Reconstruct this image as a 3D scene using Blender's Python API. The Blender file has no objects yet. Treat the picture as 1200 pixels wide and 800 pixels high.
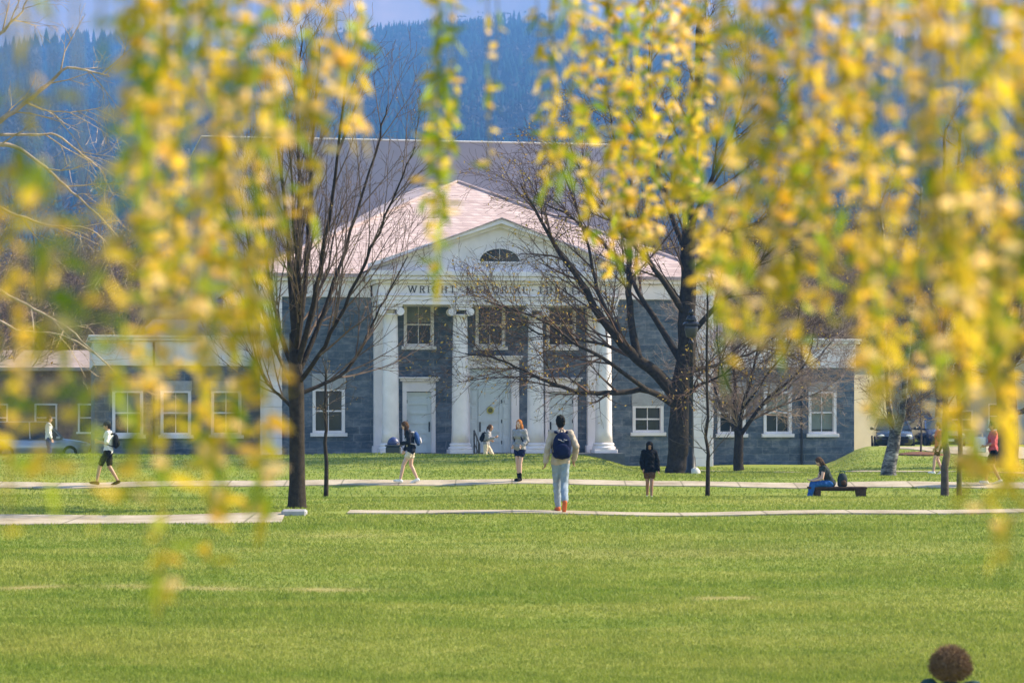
import bpy, math, random
import numpy as np
from mathutils import Vector, Matrix, Quaternion

R = math.radians
rng = random.Random(11)
nrg = np.random.default_rng(5)
S = bpy.context.scene
COL = S.collection
CAM_Z, HOR, FPX = 1.9, 477.0, 2833.0


def W(px, py, d):
    """a point seen at (px, py) in the photo when it stands d metres away"""
    return Vector(((px - 600) / FPX * d, d, CAM_Z + (HOR - py) / FPX * d))


def XX(px, d):
    return (px - 600) / FPX * d

# ------------------------------------------------------------------ terrain
PL = np.array([(-400, .2), (-3, .2), (0, .2), (8, -.32), (15, -.5), (21, -.5), (43, -.02), (47, .02), (50.5, .06), (52, -.02), (57, -.6),
               (61.5, -.66), (65, -.07), (67.5, 0), (76, .4), (79, .36), (84, -.05), (88, -.4), (95, -.45), (140, -.4), (400, 4), (900, 30), (6000, 40)])
PR = np.array([(-400, .2), (-3, .2), (0, .2), (8, -.32), (15, -.5), (21, -.5), (43, -.02), (47, .02), (50.5, .06), (52, -.02), (57, -.6),
               (61.5, -.66), (65, -.07), (67.5, -.05), (76, -.2), (84, -.35), (95, -.52), (140, -.4), (400, 4), (900, 30), (6000, 40)])
PF = np.array([(-400, .2), (-3, .2), (0, .2), (8, -.32), (15, -.5), (21, -.5), (43, -.02), (47, .02), (50.5, .06), (52, -.02), (57, -.6),
               (61.5, -.66), (65, -.07), (67.5, -.05), (76, -.25), (82, -.25), (90, .02), (98, .28), (103, .26), (112, -.05), (140, -.3), (400, 4), (900, 30), (6000, 40)])


def smooth(t):
    t = np.clip(t, 0, 1)
    return t * t * (3 - 2 * t)


def hgt(x, y):
    x = np.asarray(x, float); y = np.asarray(y, float)
    u = x / np.maximum(y, 20) * FPX + 600
    a = smooth((u - 670) / 110)
    b = smooth((u - 960) / 60)
    # running mean rounds the corners of the profile
    def prof(P):
        s = 0
        for o in (-1.6, -.8, 0, .8, 1.6):
            s = s + np.interp(y + o, P[:, 0], P[:, 1])
        return s / 5
    z = prof(PL) * (1 - a) + prof(PR) * a * (1 - b) + prof(PF) * b
    z = z + .025 * np.sin(x * .55 + y * .21) * np.sin(y * .33 - x * .12) + .015 * np.sin(x * 1.3 + 1) * np.sin(y * .9)
    return z


def H(x, y):
    return float(hgt(x, y))

# ------------------------------------------------------------------ materials
MAT = {}


def new_mat(name):
    m = bpy.data.materials.new(name); m.use_nodes = True
    nt = m.node_tree
    return m, nt, nt.nodes, nt.links, nt.nodes['Principled BSDF']


def rgb(c):
    return (c[0], c[1], c[2], 1)


def mix_col(nt, fac, a, b, mode='MIX'):
    n = nt.nodes.new('ShaderNodeMix'); n.data_type = 'RGBA'; n.blend_type = mode
    for s, v in ((0, fac), (6, a), (7, b)):
        if isinstance(v, (int, float)): n.inputs[s].default_value = v
        elif isinstance(v, tuple): n.inputs[s].default_value = rgb(v)
        else: nt.links.new(v, n.inputs[s])
    return n.outputs[2]


def noise_tex(nt, scale, detail=4, coord='Object', vec=(1, 1, 1), rough=.55):
    if coord == 'Position':
        g = nt.nodes.new('ShaderNodeNewGeometry'); out = g.outputs['Position']
    else:
        g = nt.nodes.new('ShaderNodeTexCoord'); out = g.outputs[coord]
    mp = nt.nodes.new('ShaderNodeMapping'); mp.inputs['Scale'].default_value = vec
    nt.links.new(out, mp.inputs[0])
    n = nt.nodes.new('ShaderNodeTexNoise'); n.inputs['Scale'].default_value = scale
    n.inputs['Detail'].default_value = detail; n.inputs['Roughness'].default_value = rough
    nt.links.new(mp.outputs[0], n.inputs['Vector'])
    return n.outputs['Fac']


def ramp(nt, fac, stops):
    r = nt.nodes.new('ShaderNodeValToRGB'); e = r.color_ramp.elements
    while len(e) < len(stops): e.new(.5)
    for i, (p, c) in enumerate(stops):
        e[i].position = p; e[i].color = rgb(c)
    nt.links.new(fac, r.inputs[0])
    return r.outputs[0]


def bump(nt, bsdf, h, dist=.01, strength=.6):
    b = nt.nodes.new('ShaderNodeBump'); b.inputs['Distance'].default_value = dist; b.inputs['Strength'].default_value = strength
    nt.links.new(h, b.inputs['Height']); nt.links.new(b.outputs[0], bsdf.inputs['Normal'])


def simple(name, c, rough=.7, var=.18, scale=6, metal=0., bmp=0., c2=None, coat=0.):
    if name in MAT: return MAT[name]
    m, nt, N, L, b = new_mat(name)
    f = noise_tex(nt, scale)
    lo = tuple(x * (1 - var) for x in c) if c2 is None else c2
    hi = tuple(min(1, x * (1 + var)) for x in c)
    L.new(ramp(nt, f, [(.3, lo), (.7, hi)]), b.inputs['Base Color'])
    b.inputs['Roughness'].default_value = rough; b.inputs['Metallic'].default_value = metal
    if rough > .74: b.inputs['Specular IOR Level'].default_value = .12
    if coat: b.inputs['Coat Weight'].default_value = coat
    if bmp: bump(nt, b, noise_tex(nt, scale * 4), bmp)
    MAT[name] = m
    return m


def leafy(name, c, c2, transl=.5, rough=.6, scale=30):
    if name in MAT: return MAT[name]
    m, nt, N, L, b = new_mat(name)
    oi = N.new('ShaderNodeNewGeometry')
    col = ramp(nt, oi.outputs['Random Per Island'], [(0, c), (1, c2)])
    L.new(col, b.inputs['Base Color']); b.inputs['Roughness'].default_value = rough; b.inputs['Specular IOR Level'].default_value = .25 if transl > .3 else 0
    t = N.new('ShaderNodeBsdfTranslucent'); L.new(col, t.inputs[0])
    mx = N.new('ShaderNodeMixShader'); mx.inputs[0].default_value = transl
    L.new(b.outputs[0], mx.inputs[1]); L.new(t.outputs[0], mx.inputs[2])
    L.new(mx.outputs[0], N['Material Output'].inputs[0])
    MAT[name] = m
    return m


def grass_color(nt):
    big = noise_tex(nt, .22, 4, 'Position', (.45, 1.3, 1))
    fine = noise_tex(nt, 1.7, 7, 'Position', (.8, 1, 1), .75)
    streak = noise_tex(nt, .9, 3, 'Position', (.12, 1.0, 1))
    c = ramp(nt, big, [(.34, (.12, .215, .022)), (.50, (.235, .29, .036)), (.66, (.45, .41, .09))])
    c = mix_col(nt, .55, c, ramp(nt, streak, [(.38, (.11, .205, .024)), (.62, (.45, .41, .12))]))
    c = mix_col(nt, .6, c, ramp(nt, fine, [(.30, (.09, .16, .018)), (.50, (.22, .28, .036)), (.72, (.38, .37, .10))]))
    at = nt.nodes.new('ShaderNodeAttribute'); at.attribute_name = 'dry'
    return mix_col(nt, at.outputs['Fac'], c, (.42, .34, .13))


def build_materials():
    m, nt, N, L, b = new_mat('lawn_soil')
    L.new(mix_col(nt, .25, grass_color(nt), (.08, .08, .03)), b.inputs['Base Color'])
    b.inputs['Roughness'].default_value = .95; b.inputs['Specular IOR Level'].default_value = .1
    bump(nt, b, noise_tex(nt, 14, 6, 'Position', (1, 1, 1), .75), .03, .7)
    MAT['lawn'] = m
    m, nt, N, L, b = new_mat('grass_blades')
    c = grass_color(nt)
    g = N.new('ShaderNodeNewGeometry')
    c = mix_col(nt, .22, c, ramp(nt, g.outputs['Random Per Island'], [(0, (.11, .19, .018)), (.6, (.23, .29, .038)), (1, (.46, .44, .14))]))
    L.new(c, b.inputs['Base Color']); b.inputs['Roughness'].default_value = .55
    b.inputs['Specular IOR Level'].default_value = .08
    t = N.new('ShaderNodeBsdfTranslucent'); L.new(c, t.inputs[0])
    mx = N.new('ShaderNodeMixShader'); mx.inputs[0].default_value = .4
    L.new(b.outputs[0], mx.inputs[1]); L.new(t.outputs[0], mx.inputs[2]); L.new(mx.outputs[0], N['Material Output'].inputs[0])
    MAT['blades'] = m
    # grey-blue limestone rubble laid in rough courses
    m, nt, N, L, b = new_mat('limestone')
    tc = N.new('ShaderNodeTexCoord'); sp = N.new('ShaderNodeSeparateXYZ'); L.new(tc.outputs['Object'], sp.inputs[0])
    ad = N.new('ShaderNodeMath'); ad.operation = 'ADD'; L.new(sp.outputs[0], ad.inputs[0]); L.new(sp.outputs[1], ad.inputs[1])
    cb = N.new('ShaderNodeCombineXYZ'); L.new(ad.outputs[0], cb.inputs[0]); L.new(sp.outputs[2], cb.inputs[1])
    nz = N.new('ShaderNodeTexNoise'); nz.inputs['Scale'].default_value = 2.2; L.new(tc.outputs['Object'], nz.inputs['Vector'])
    wv = N.new('ShaderNodeMix'); wv.data_type = 'VECTOR'; wv.inputs[0].default_value = .10
    L.new(cb.outputs[0], wv.inputs[4]); L.new(nz.outputs['Color'], wv.inputs[5])
    br = N.new('ShaderNodeTexBrick'); br.offset = .43
    br.inputs['Scale'].default_value = 1.0; br.inputs['Brick Width'].default_value = .62; br.inputs['Row Height'].default_value = .27
    br.inputs['Mortar Size'].default_value = .016; br.inputs['Bias'].default_value = 0; br.squash = 1.7; br.squash_frequency = 3
    br.inputs['Color1'].default_value = (.032, .048, .070, 1); br.inputs['Color2'].default_value = (.12, .15, .195, 1)
    br.inputs['Mortar'].default_value = (.17, .18, .20, 1)
    L.new(wv.outputs[1], br.inputs['Vector'])
    c = mix_col(nt, .46, br.outputs['Color'], ramp(nt, noise_tex(nt, 2.6, 8, 'Object', (1, 1, 1.7), .68), [(.32, (.022, .036, .052)), (.48, (.068, .092, .122)), (.62, (.24, .24, .255))]))
    L.new(c, b.inputs['Base Color']); b.inputs['Roughness'].default_value = .85
    bump(nt, b, br.outputs['Fac'], -.02)
    MAT['stone'] = m
    # weathered roof shingles
    m, nt, N, L, b = new_mat('roof_shingles')
    tc = N.new('ShaderNodeTexCoord'); sp = N.new('ShaderNodeSeparateXYZ'); L.new(tc.outputs['Object'], sp.inputs[0])
    ad = N.new('ShaderNodeMath'); ad.operation = 'ADD'; L.new(sp.outputs[0], ad.inputs[0]); L.new(sp.outputs[1], ad.inputs[1])
    cb = N.new('ShaderNodeCombineXYZ'); L.new(ad.outputs[0], cb.inputs[0]); L.new(sp.outputs[2], cb.inputs[1])
    br = N.new('ShaderNodeTexBrick'); br.inputs['Scale'].default_value = 1; br.inputs['Brick Width'].default_value = .38; br.inputs['Row Height'].default_value = .13
    br.inputs['Mortar Size'].default_value = .012
    br.inputs['Color1'].default_value = (.36, .255, .24, 1); br.inputs['Color2'].default_value = (.60, .45, .42, 1); br.inputs['Mortar'].default_value = (.24, .19, .185, 1)
    L.new(cb.outputs[0], br.inputs['Vector'])
    c = mix_col(nt, .35, br.outputs['Color'], ramp(nt, noise_tex(nt, 1.6, 6), [(.3, (.35, .25, .23)), (.7, (.62, .48, .45))]))
    L.new(c, b.inputs['Base Color']); b.inputs['Roughness'].default_value = .9; bump(nt, b, br.outputs['Fac'], -.02)
    MAT['roof'] = m
    simple('white_paint', (.75, .68, .695), .55, .11, 1.6, bmp=.002)
    simple('door_paint', (.58, .62, .64), .5, .06, 3)
    simple('tower_stucco', (.33, .30, .345), .9, .08, .5)
    simple('coping', (.70, .65, .63), .6, .05, 3)
    simple('dark_metal', (.015, .016, .018), .45, .3, 10, metal=.3)
    simple('rail_metal', (.30, .31, .33), .4, .1, 10, metal=.7)
    simple('letter_bronze', (.07, .062, .06), .5, .2, 6, metal=.2)
    simple('concrete', (.40, .335, .25), .9, .16, 3, bmp=.004)
    simple('step_stone', (.10, .11, .13), .85, .15, 4)
    simple('pale_stone', (.60, .58, .54), .85, .15, 6, bmp=.01)
    m, nt, N, L, b = new_mat('window_glass')
    L.new(ramp(nt, noise_tex(nt, .8, 3), [(.3, (.008, .012, .012)), (.7, (.03, .04, .035))]), b.inputs['Base Color'])
    b.inputs['Roughness'].default_value = .08; b.inputs['IOR'].default_value = 1.5
    MAT['glass'] = m
    simple('lintel_stone', (.34, .33, .335), .85, .12, 6)
    simple('blind', (.22, .24, .20), .9, .1, 2)
    simple('bark_dark', (.036, .029, .022), .95, .45, 9, bmp=.02)
    simple('bark_grey', (.085, .070, .058), .95, .4, 7, bmp=.02)
    simple('bark_pale', (.42, .32, .24), .95, .35, 9, bmp=.01)
    simple('twig_brown', (.135, .095, .075), .9, .35, 5)
    simple('twig_oak', (.10, .062, .045), .9, .35, 5)
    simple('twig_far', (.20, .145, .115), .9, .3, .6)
    simple('twig_pink', (.33, .245, .20), .9, .35, 4)
    m, nt, N, L, b = new_mat('birch_bark')
    L.new(ramp(nt, noise_tex(nt, 3.2, 6, 'Object', (1, 1, 2.6), .7), [(.43, (.022, .02, .02)), (.53, (.15, .14, .135)), (.75, (.46, .44, .41))]), b.inputs['Base Color'])
    b.inputs['Roughness'].default_value = .8
    MAT['birch'] = m
    leafy('bud_brown', (.40, .22, .05), (.55, .42, .07), .4)
    leafy('catkin_yellow', (.87, .55, .04), (.95, .71, .12), .62)
    leafy('catkin_cream', (.95, .66, .25), (.97, .77, .44), .58)
    leafy('leaf_green', (.16, .26, .012), (.42, .48, .03), .6)
    leafy('leaf_olive', (.54, .41, .02), (.80, .58, .04), .65)
    simple('willow_twig', (.26, .20, .045), .7, .25, 40)
    simple('willow_bark', (.09, .075, .055), .95, .4, 6, bmp=.03)
    leafy('conifer_needles', (.012, .035, .028), (.035, .07, .035), .15)
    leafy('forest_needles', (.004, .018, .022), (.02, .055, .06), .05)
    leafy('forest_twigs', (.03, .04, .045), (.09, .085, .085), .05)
    leafy('near_needles', (.02, .05, .02), (.06, .10, .03), .2)
    simple('skin_fair', (.56, .34, .25), .5, .06, 8)
    simple('skin_tan', (.42, .23, .15), .5, .06, 8)
    simple('skin_brown', (.28, .14, .08), .5, .06, 8)
    simple('hair_black', (.010, .009, .008), .8, .3, 60, bmp=.004)
    simple('hair_brown', (.075, .040, .020), .8, .45, 50, bmp=.006)
    simple('hair_red', (.36, .13, .03), .8, .35, 50, bmp=.006)
    simple('hair_curl', (.20, .12, .065), .8, .3, 40)
    for nme, c in dict(navy=(.007, .012, .045), white=(.72, .70, .66), grey=(.27, .26, .27), beige=(.42, .34, .27), denim=(.24, .29, .345), jeans_blue=(.025, .10, .30),
                       black=(.0035, .004, .0045), orange=(.50, .12, .04), pink=(.50, .10, .10), teal=(.025, .055, .055), strap=(.40, .38, .42), blue=(.03, .07, .20),
                       olive=(.05, .055, .03), cream=(.60, .50, .38), charcoal=(.010, .013, .020), tan=(.09, .045, .025), green=(.02, .09, .04), dgrey=(.03, .04, .04)).items():
        simple('cloth_' + nme, c, .85, .16, 9, bmp=.004)
    simple('car_navy', (.015, .03, .10), .25, .05, 2, coat=.8)
    simple('car_black', (.010, .011, .012), .25, .05, 2, coat=.8)
    simple('car_maroon', (.05, .015, .015), .25, .05, 2, coat=.8)
    simple('car_silver', (.42, .43, .44), .3, .05, 2, metal=.4, coat=.8)
    simple('rubber', (.015, .015, .015), .8, .2, 20)
    simple('lens_red', (.35, .02, .015), .3, .05, 5)
    simple('lamp_metal', (.03, .03, .03), .22, .1, 5, metal=.5)
    simple('lens_clear', (.65, .65, .62), .2, .05, 5)
    simple('bench_wood', (.060, .036, .024), .8, .3, 14, bmp=.004)
    simple('plaque', (.10, .09, .01), .5, .2, 10)
    simple('plaque_rim', (.45, .38, .06), .5, .2, 10)
    simple('bin_plastic', (.02, .03, .04), .5, .1, 5)
    simple('bin_lid', (.03, .045, .14), .45, .1, 5)
    simple('lamp_glass', (.05, .05, .05), .35, .05, 5)
    simple('stucco_cream', (.42, .36, .25), .9, .08, 1)
    simple('clap_grey', (.36, .36, .38), .85, .1, 1.5)
    simple('clap_white', (.40, .38, .38), .85, .08, 1.5)
    simple('brick_wall', (.24, .15, .12), .9, .25, 5)
    simple('far_roof', (.36, .29, .28), .9, .2, 1.5)
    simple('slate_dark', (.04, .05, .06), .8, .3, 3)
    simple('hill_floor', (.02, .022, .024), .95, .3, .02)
    simple('far_woods', (.46, .29, .21), .95, .25, .01)
    simple('mulch', (.16, .075, .045), .95, .3, 12)


build_materials()


def paving():
    m, nt, N, L, b = new_mat('path_slabs')
    ge = N.new('ShaderNodeNewGeometry'); sp = N.new('ShaderNodeSeparateXYZ'); L.new(ge.outputs['Position'], sp.inputs[0])
    md = N.new('ShaderNodeMath'); md.operation = 'PINGPONG'; md.inputs[1].default_value = .76; L.new(sp.outputs[0], md.inputs[0])
    lt = N.new('ShaderNodeMath'); lt.operation = 'LESS_THAN'; lt.inputs[1].default_value = .022; L.new(md.outputs[0], lt.inputs[0])
    c = ramp(nt, noise_tex(nt, 1.1, 7, 'Position', (1, 1, 1), .7), [(.32, (.25, .20, .14)), (.55, (.41, .345, .255)), (.8, (.48, .42, .33))])
    L.new(mix_col(nt, lt.outputs[0], c, (.21, .18, .125)), b.inputs['Base Color']); b.inputs['Roughness'].default_value = .95; b.inputs['Specular IOR Level'].default_value = .1
    MAT['paving'] = m


paving()

# ------------------------------------------------------------------ mesh helpers


class MB:
    def __init__(s):
        s.v = []; s.f = []; s.m = []

    def add(s, vs, fs, mi=0):
        o = len(s.v); s.v.extend(vs); s.f.extend([tuple(i + o for i in f) for f in fs]); s.m.extend([mi] * len(fs))

    def box(s, x0, x1, y0, y1, z0, z1, mi=0, rot=None, org=None):
        vs = [Vector((x, y, z)) for z in (z0, z1) for x, y in ((x0, y0), (x1, y0), (x1, y1), (x0, y1))]
        if rot is not None:
            vs = [rot @ v + (org or Vector()) for v in vs]
        s.add(vs, [(3, 2, 1, 0), (4, 5, 6, 7), (0, 1, 5, 4), (1, 2, 6, 5), (2, 3, 7, 6), (3, 0, 4, 7)], mi)

    def bbox(s, x0, x1, y0, y1, z0, z1, b=.01, mi=0, rot=None, org=None):
        """a box whose edges are chamfered by b"""
        vs = []
        for sx in (0, 1):
            for sy in (0, 1):
                for sz in (0, 1):
                    X, Y, Z = (x0, x1)[sx], (y0, y1)[sy], (z0, z1)[sz]
                    ix, iy, iz = (1 - 2 * sx) * b, (1 - 2 * sy) * b, (1 - 2 * sz) * b
                    vs += [Vector((X, Y + iy, Z + iz)), Vector((X + ix, Y, Z + iz)), Vector((X + ix, Y + iy, Z))]
        if rot is not None:
            vs = [rot @ v + (org or Vector()) for v in vs]
        def I(sx, sy, sz, k): return (sx * 4 + sy * 2 + sz) * 3 + k
        fs = []
        for k, s_ in ((0, 0), (0, 1)):
            fs.append([I(s_, 0, 0, 0), I(s_, 1, 0, 0), I(s_, 1, 1, 0), I(s_, 0, 1, 0)][::(-1 if s_ == 0 else 1)])
            fs.append([I(0, s_, 0, 1), I(1, s_, 0, 1), I(1, s_, 1, 1), I(0, s_, 1, 1)][::(1 if s_ == 0 else -1)])
            fs.append([I(0, 0, s_, 2), I(1, 0, s_, 2), I(1, 1, s_, 2), I(0, 1, s_, 2)][::(-1 if s_ == 0 else 1)])
        for a in (0, 1):
            for c in (0, 1):
                fs.append([I(a, c, 0, 0), I(a, c, 1, 0), I(a, c, 1, 1), I(a, c, 0, 1)])
                fs.append([I(a, 0, c, 0), I(a, 1, c, 0), I(a, 1, c, 2), I(a, 0, c, 2)])
                fs.append([I(0, a, c, 1), I(1, a, c, 1), I(1, a, c, 2), I(0, a, c, 2)])
        for a in (0, 1):
            for c in (0, 1):
                for e in (0, 1):
                    fs.append([I(a, c, e, 0), I(a, c, e, 1), I(a, c, e, 2)])
        s.add(vs, fs, mi)

    def tube(s, pts, rad, n=6, mi=0, caps=True):
        pts = [Vector(p) for p in pts]
        k = len(pts)
        vs = []
        d0 = (pts[1] - pts[0]).normalized()
        a = d0.orthogonal().normalized()
        for i, p in enumerate(pts):
            d = (pts[min(i + 1, k - 1)] - pts[max(i - 1, 0)])
            d = d.normalized() if d.length > 1e-9 else d0
            a = (a - d * a.dot(d))
            a = a.normalized() if a.length > 1e-6 else d.orthogonal().normalized()
            b = d.cross(a)
            for j in range(n):
                t = 2 * math.pi * j / n
                vs.append(p + (a * math.cos(t) + b * math.sin(t)) * rad[i])
        fs = []
        for i in range(k - 1):
            for j in range(n):
                fs.append((i * n + j, i * n + (j + 1) % n, (i + 1) * n + (j + 1) % n, (i + 1) * n + j))
        if caps:
            fs.append(tuple(range(n))[::-1]); fs.append(tuple((k - 1) * n + j for j in range(n)))
        s.add(vs, fs, mi)

    def lathe(s, prof, n=24, c=(0, 0, 0), mi=0, ax=None):
        vs = []; c = Vector(c)
        for r, z in prof:
            for j in range(n):
                t = 2 * math.pi * j / n
                p = Vector((r * math.cos(t), r * math.sin(t), z))
                if ax is not None: p = ax @ p
                vs.append(c + p)
        k = len(prof)
        fs = [(i * n + j, i * n + (j + 1) % n, (i + 1) * n + (j + 1) % n, (i + 1) * n + j) for i in range(k - 1) for j in range(n)]
        fs.append(tuple(range(n))[::-1]); fs.append(tuple((k - 1) * n + j for j in range(n)))
        s.add(vs, fs, mi)

    def prism(s, poly, y0, y1, mi=0):
        """polygon in x,z drawn out from y0 to y1"""
        n = len(poly)
        vs = [Vector((x, y0, z)) for x, z in poly] + [Vector((x, y1, z)) for x, z in poly]
        fs = [tuple(range(n)), tuple(range(2 * n - 1, n - 1, -1))] + [(i, i + n, (i + 1) % n + n, (i + 1) % n) for i in range(n)]
        s.add(vs, fs, mi)

    def ell(s, c, r, q=None, n=12, k=8, mi=0):
        vs = []; c = Vector(c)
        for i in range(k + 1):
            ph = -math.pi / 2 + math.pi * i / k
            for j in range(n):
                t = 2 * math.pi * j / n
                p = Vector((r[0] * math.cos(ph) * math.cos(t), r[1] * math.cos(ph) * math.sin(t), r[2] * math.sin(ph)))
                if i in (0, k): p = Vector((1e-4 * math.cos(t), 1e-4 * math.sin(t), r[2] * math.sin(ph)))
                if q is not None: p = q @ p
                vs.append(c + p)
        fs = [(i * n + j, i * n + (j + 1) % n, (i + 1) * n + (j + 1) % n, (i + 1) * n + j) for i in range(k) for j in range(n)]
        fs.append(tuple(range(n))[::-1]); fs.append(tuple(k * n + j for j in range(n)))
        s.add(vs, fs, mi)

    def cap(s, p0, p1, r0, r1, n=10, mi=0):
        """round-ended tapered limb"""
        p0 = Vector(p0); p1 = Vector(p1); d = p1 - p0
        if d.length < 1e-6: d = Vector((0, 0, 1e-3))
        q = d.to_track_quat('Z', 'Y'); Ln = d.length
        prof = [(r0 * math.cos(a), -r0 * math.sin(a)) for a in (1.5, 1.0, .5, 0)] + [(r1 * math.cos(a), Ln + r1 * math.sin(a)) for a in (0, .5, 1.0, 1.5)]
        s.lathe(prof, n, p0, mi, q)

    def mesh(s, name):
        me = bpy.data.meshes.new(name)
        me.from_pydata([tuple(v) for v in s.v], [], s.f)
        return me

    def build(s, name, mats, parent=None, smoothed=False):
        me = s.mesh(name)
        if not isinstance(mats, (list, tuple)): mats = [mats]
        for m in mats: me.materials.append(MAT[m])
        if len(mats) > 1: me.polygons.foreach_set('material_index', s.m)
        if smoothed: me.polygons.foreach_set('use_smooth', [True] * len(me.polygons))
        me.update()
        return link(name, me, parent)


def link(name, me, parent=None):
    o = bpy.data.objects.new(name, me); COL.objects.link(o)
    if parent is not None: o.parent = parent
    return o


def tag(o, label=None, cat=None, group=None, kind=None):
    if label: o['label'] = label
    if cat: o['category'] = cat
    if group: o['group'] = group
    if kind: o['kind'] = kind
    return o


def empty(name, loc, label, cat, rz=0, group=None):
    o = bpy.data.objects.new(name, None); COL.objects.link(o)
    o.location = loc; o.rotation_euler = (0, 0, rz); o.empty_display_size = .2
    return tag(o, label, cat, group)


def copy_tree(o, parent=None):
    c = o.copy(); COL.objects.link(c); c.parent = parent
    for ch in [x for x in o.children]:
        copy_tree(ch, c)
    return c


def np_mesh(name, V, F, mat, attr=None):
    """fast mesh from arrays; F is (n,3) or (n,4)"""
    me = bpy.data.meshes.new(name)
    k = F.shape[1]
    me.vertices.add(len(V)); me.loops.add(F.size); me.polygons.add(len(F))
    me.vertices.foreach_set('co', np.ascontiguousarray(V, dtype=np.float32).ravel())
    me.loops.foreach_set('vertex_index', np.ascontiguousarray(F, dtype=np.int32).ravel())
    me.polygons.foreach_set('loop_start', np.arange(0, F.size, k, dtype=np.int32))
    me.materials.append(MAT[mat])
    if attr is not None:
        a = me.attributes.new('dry', 'FLOAT', 'POINT'); a.data.foreach_set('value', np.ascontiguousarray(attr, dtype=np.float32))
    me.update(calc_edges=True)
    return me

# ------------------------------------------------------------------ ground, paths, grass


def dry(x, y):
    px = x / np.maximum(y, 5) * FPX + 600
    c = 29.7 - .5 * smooth(px / 460) + .12 * np.sin(px * .02)
    d = 1.15 * np.exp(-((y - c) / .24) ** 2) * smooth((500 - px) / 120) * (.55 + .45 * np.sin(px * .045) * np.sin(px * .011 + 1))
    d = d + .95 * np.exp(-((y - 28.3) / .24) ** 4) * np.exp(-((px - 848) / 38) ** 4)
    d = d + .30 * np.exp(-((y - 35) / 1.3) ** 2) * np.exp(-((px - 760) / 300) ** 2)
    d = d + .35 * np.exp(-((y - 38.0) / .5) ** 2) * np.exp(-((px - 400) / 70) ** 2)
    return np.clip(d, 0, 1)


def axis(parts):
    out = [parts[0][0]]
    for a, b, st in parts:
        n = max(1, int(round((b - a) / st)))
        out += list(a + (b - a) * (np.arange(1, n + 1) / n))
    return np.array(out)


gx = axis([(-3500, -400, 300), (-400, -60, 20), (-60, -24, 3), (-24, 24, .4), (24, 60, 3), (60, 400, 20), (400, 3500, 300)])
gy = axis([(-250, -20, 30), (-20, 14, 2), (14, 20, .6), (20, 34, .25), (34, 104, .5), (104, 160, 4), (160, 400, 30), (400, 900, 100), (900, 5200, 400)])
GX, GY = np.meshgrid(gx, gy)
GZ = hgt(GX, GY)
V = np.stack([GX.ravel(), GY.ravel(), GZ.ravel()], 1)
nx, ny = len(gx), len(gy)
ii = (np.arange(ny - 1)[:, None] * nx + np.arange(nx - 1)[None, :]).ravel()
Fq = np.stack([ii, ii + 1, ii + nx + 1, ii + nx], 1)
me = np_mesh('ground', V, Fq, 'lawn', dry(V[:, 0], V[:, 1]))
me.polygons.foreach_set('use_smooth', [True] * len(me.polygons))
tag(link('ground', me), kind='structure', label='green lawn rising in low swells towards the hall')


def ribbon(name, line, width, label, lift=.022, mat='paving', thick=.08):
    """a paved strip that follows the ground along a line of (x, y)"""
    mb = MB(); rows = []
    pts = []
    for (a, b) in zip(line[:-1], line[1:]):
        n = max(1, int(math.dist(a, b) / .5))
        pts += [(a[0] + (b[0] - a[0]) * i / n, a[1] + (b[1] - a[1]) * i / n) for i in range(n)]
    pts.append(line[-1])
    K = 5
    vs = []
    for i, p in enumerate(pts):
        q0 = pts[max(0, i - 1)]; q1 = pts[min(len(pts) - 1, i + 1)]
        t = Vector((q1[0] - q0[0], q1[1] - q0[1])).normalized(); nn = Vector((-t.y, t.x))
        for k in range(K):
            s_ = (k / (K - 1) - .5) * width * (1 + .05 * math.sin(i * 1.7 + width * 9) * math.sin(i * .61))
            x, y = p[0] + nn.x * s_, p[1] + nn.y * s_
            vs.append(Vector((x, y, H(x, y) + lift)))
        for s_ in (width / 2, -width / 2):
            x, y = p[0] + nn.x * s_, p[1] + nn.y * s_
            vs.append(Vector((x, y, H(x, y) + lift - thick)))
    k = K + 2
    fs = []
    for i in range(len(pts) - 1):
        for j in range(k):
            fs.append((i * k + j, (i + 1) * k + j, (i + 1) * k + (j + 1) % k, i * k + (j + 1) % k))
    mb.add(vs, fs)
    o = mb.build(name, mat)
    tag(o, label, None, None, 'structure')
    return o


P1L = [(XX(-260, 41.9), 41.6), (XX(0, 41.8), 41.9), (XX(330, 41.8), 42.2)]
P1R = [(XX(408, 43.5), 43.6), (XX(800, 43.6), 43.65), (XX(1320, 43.8), 43.8)]
P2 = [(XX(-160, 64), 64.3), (XX(250, 64.8), 64.9), (XX(600, 65), 65.2), (XX(1000, 64.8), 64.7), (XX(1400, 64), 64.2)]
P3 = [(XX(300, 90), 90.2), (XX(740, 90), 90.4), (XX(800, 88), 87.5), (XX(1000, 83), 80.5), (XX(1230, 80), 79)]
P4 = [(XX(1125, 96), 98.5), (XX(1240, 92), 90.0)]
ribbon('path', P1L, 2.3, 'pale concrete path ending at the kerb stone by the vase-shaped tree')
ribbon('path', P1R, .95, 'narrow pale path running across the lawn behind the man with the backpack', .03)
ribbon('path', P2, 1.05, 'long pale path at the foot of the grassy rise')
ribbon('path', P3, 1.0, 'walkway passing in front of the stone hall', .03)
ribbon('path', P4, 5.5, 'broad pale drive beside the parked cars', .03)


def seg_dist(x, y, line, half):
    inside = np.zeros(x.shape, bool)
    for a, b in zip(line[:-1], line[1:]):
        ax, ay = a; dx, dy = b[0] - a[0], b[1] - a[1]
        L2 = dx * dx + dy * dy
        t = np.clip(((x - ax) * dx + (y - ay) * dy) / L2, 0, 1)
        inside |= np.hypot(x - ax - t * dx, y - ay - t * dy) < half
    return inside


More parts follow.
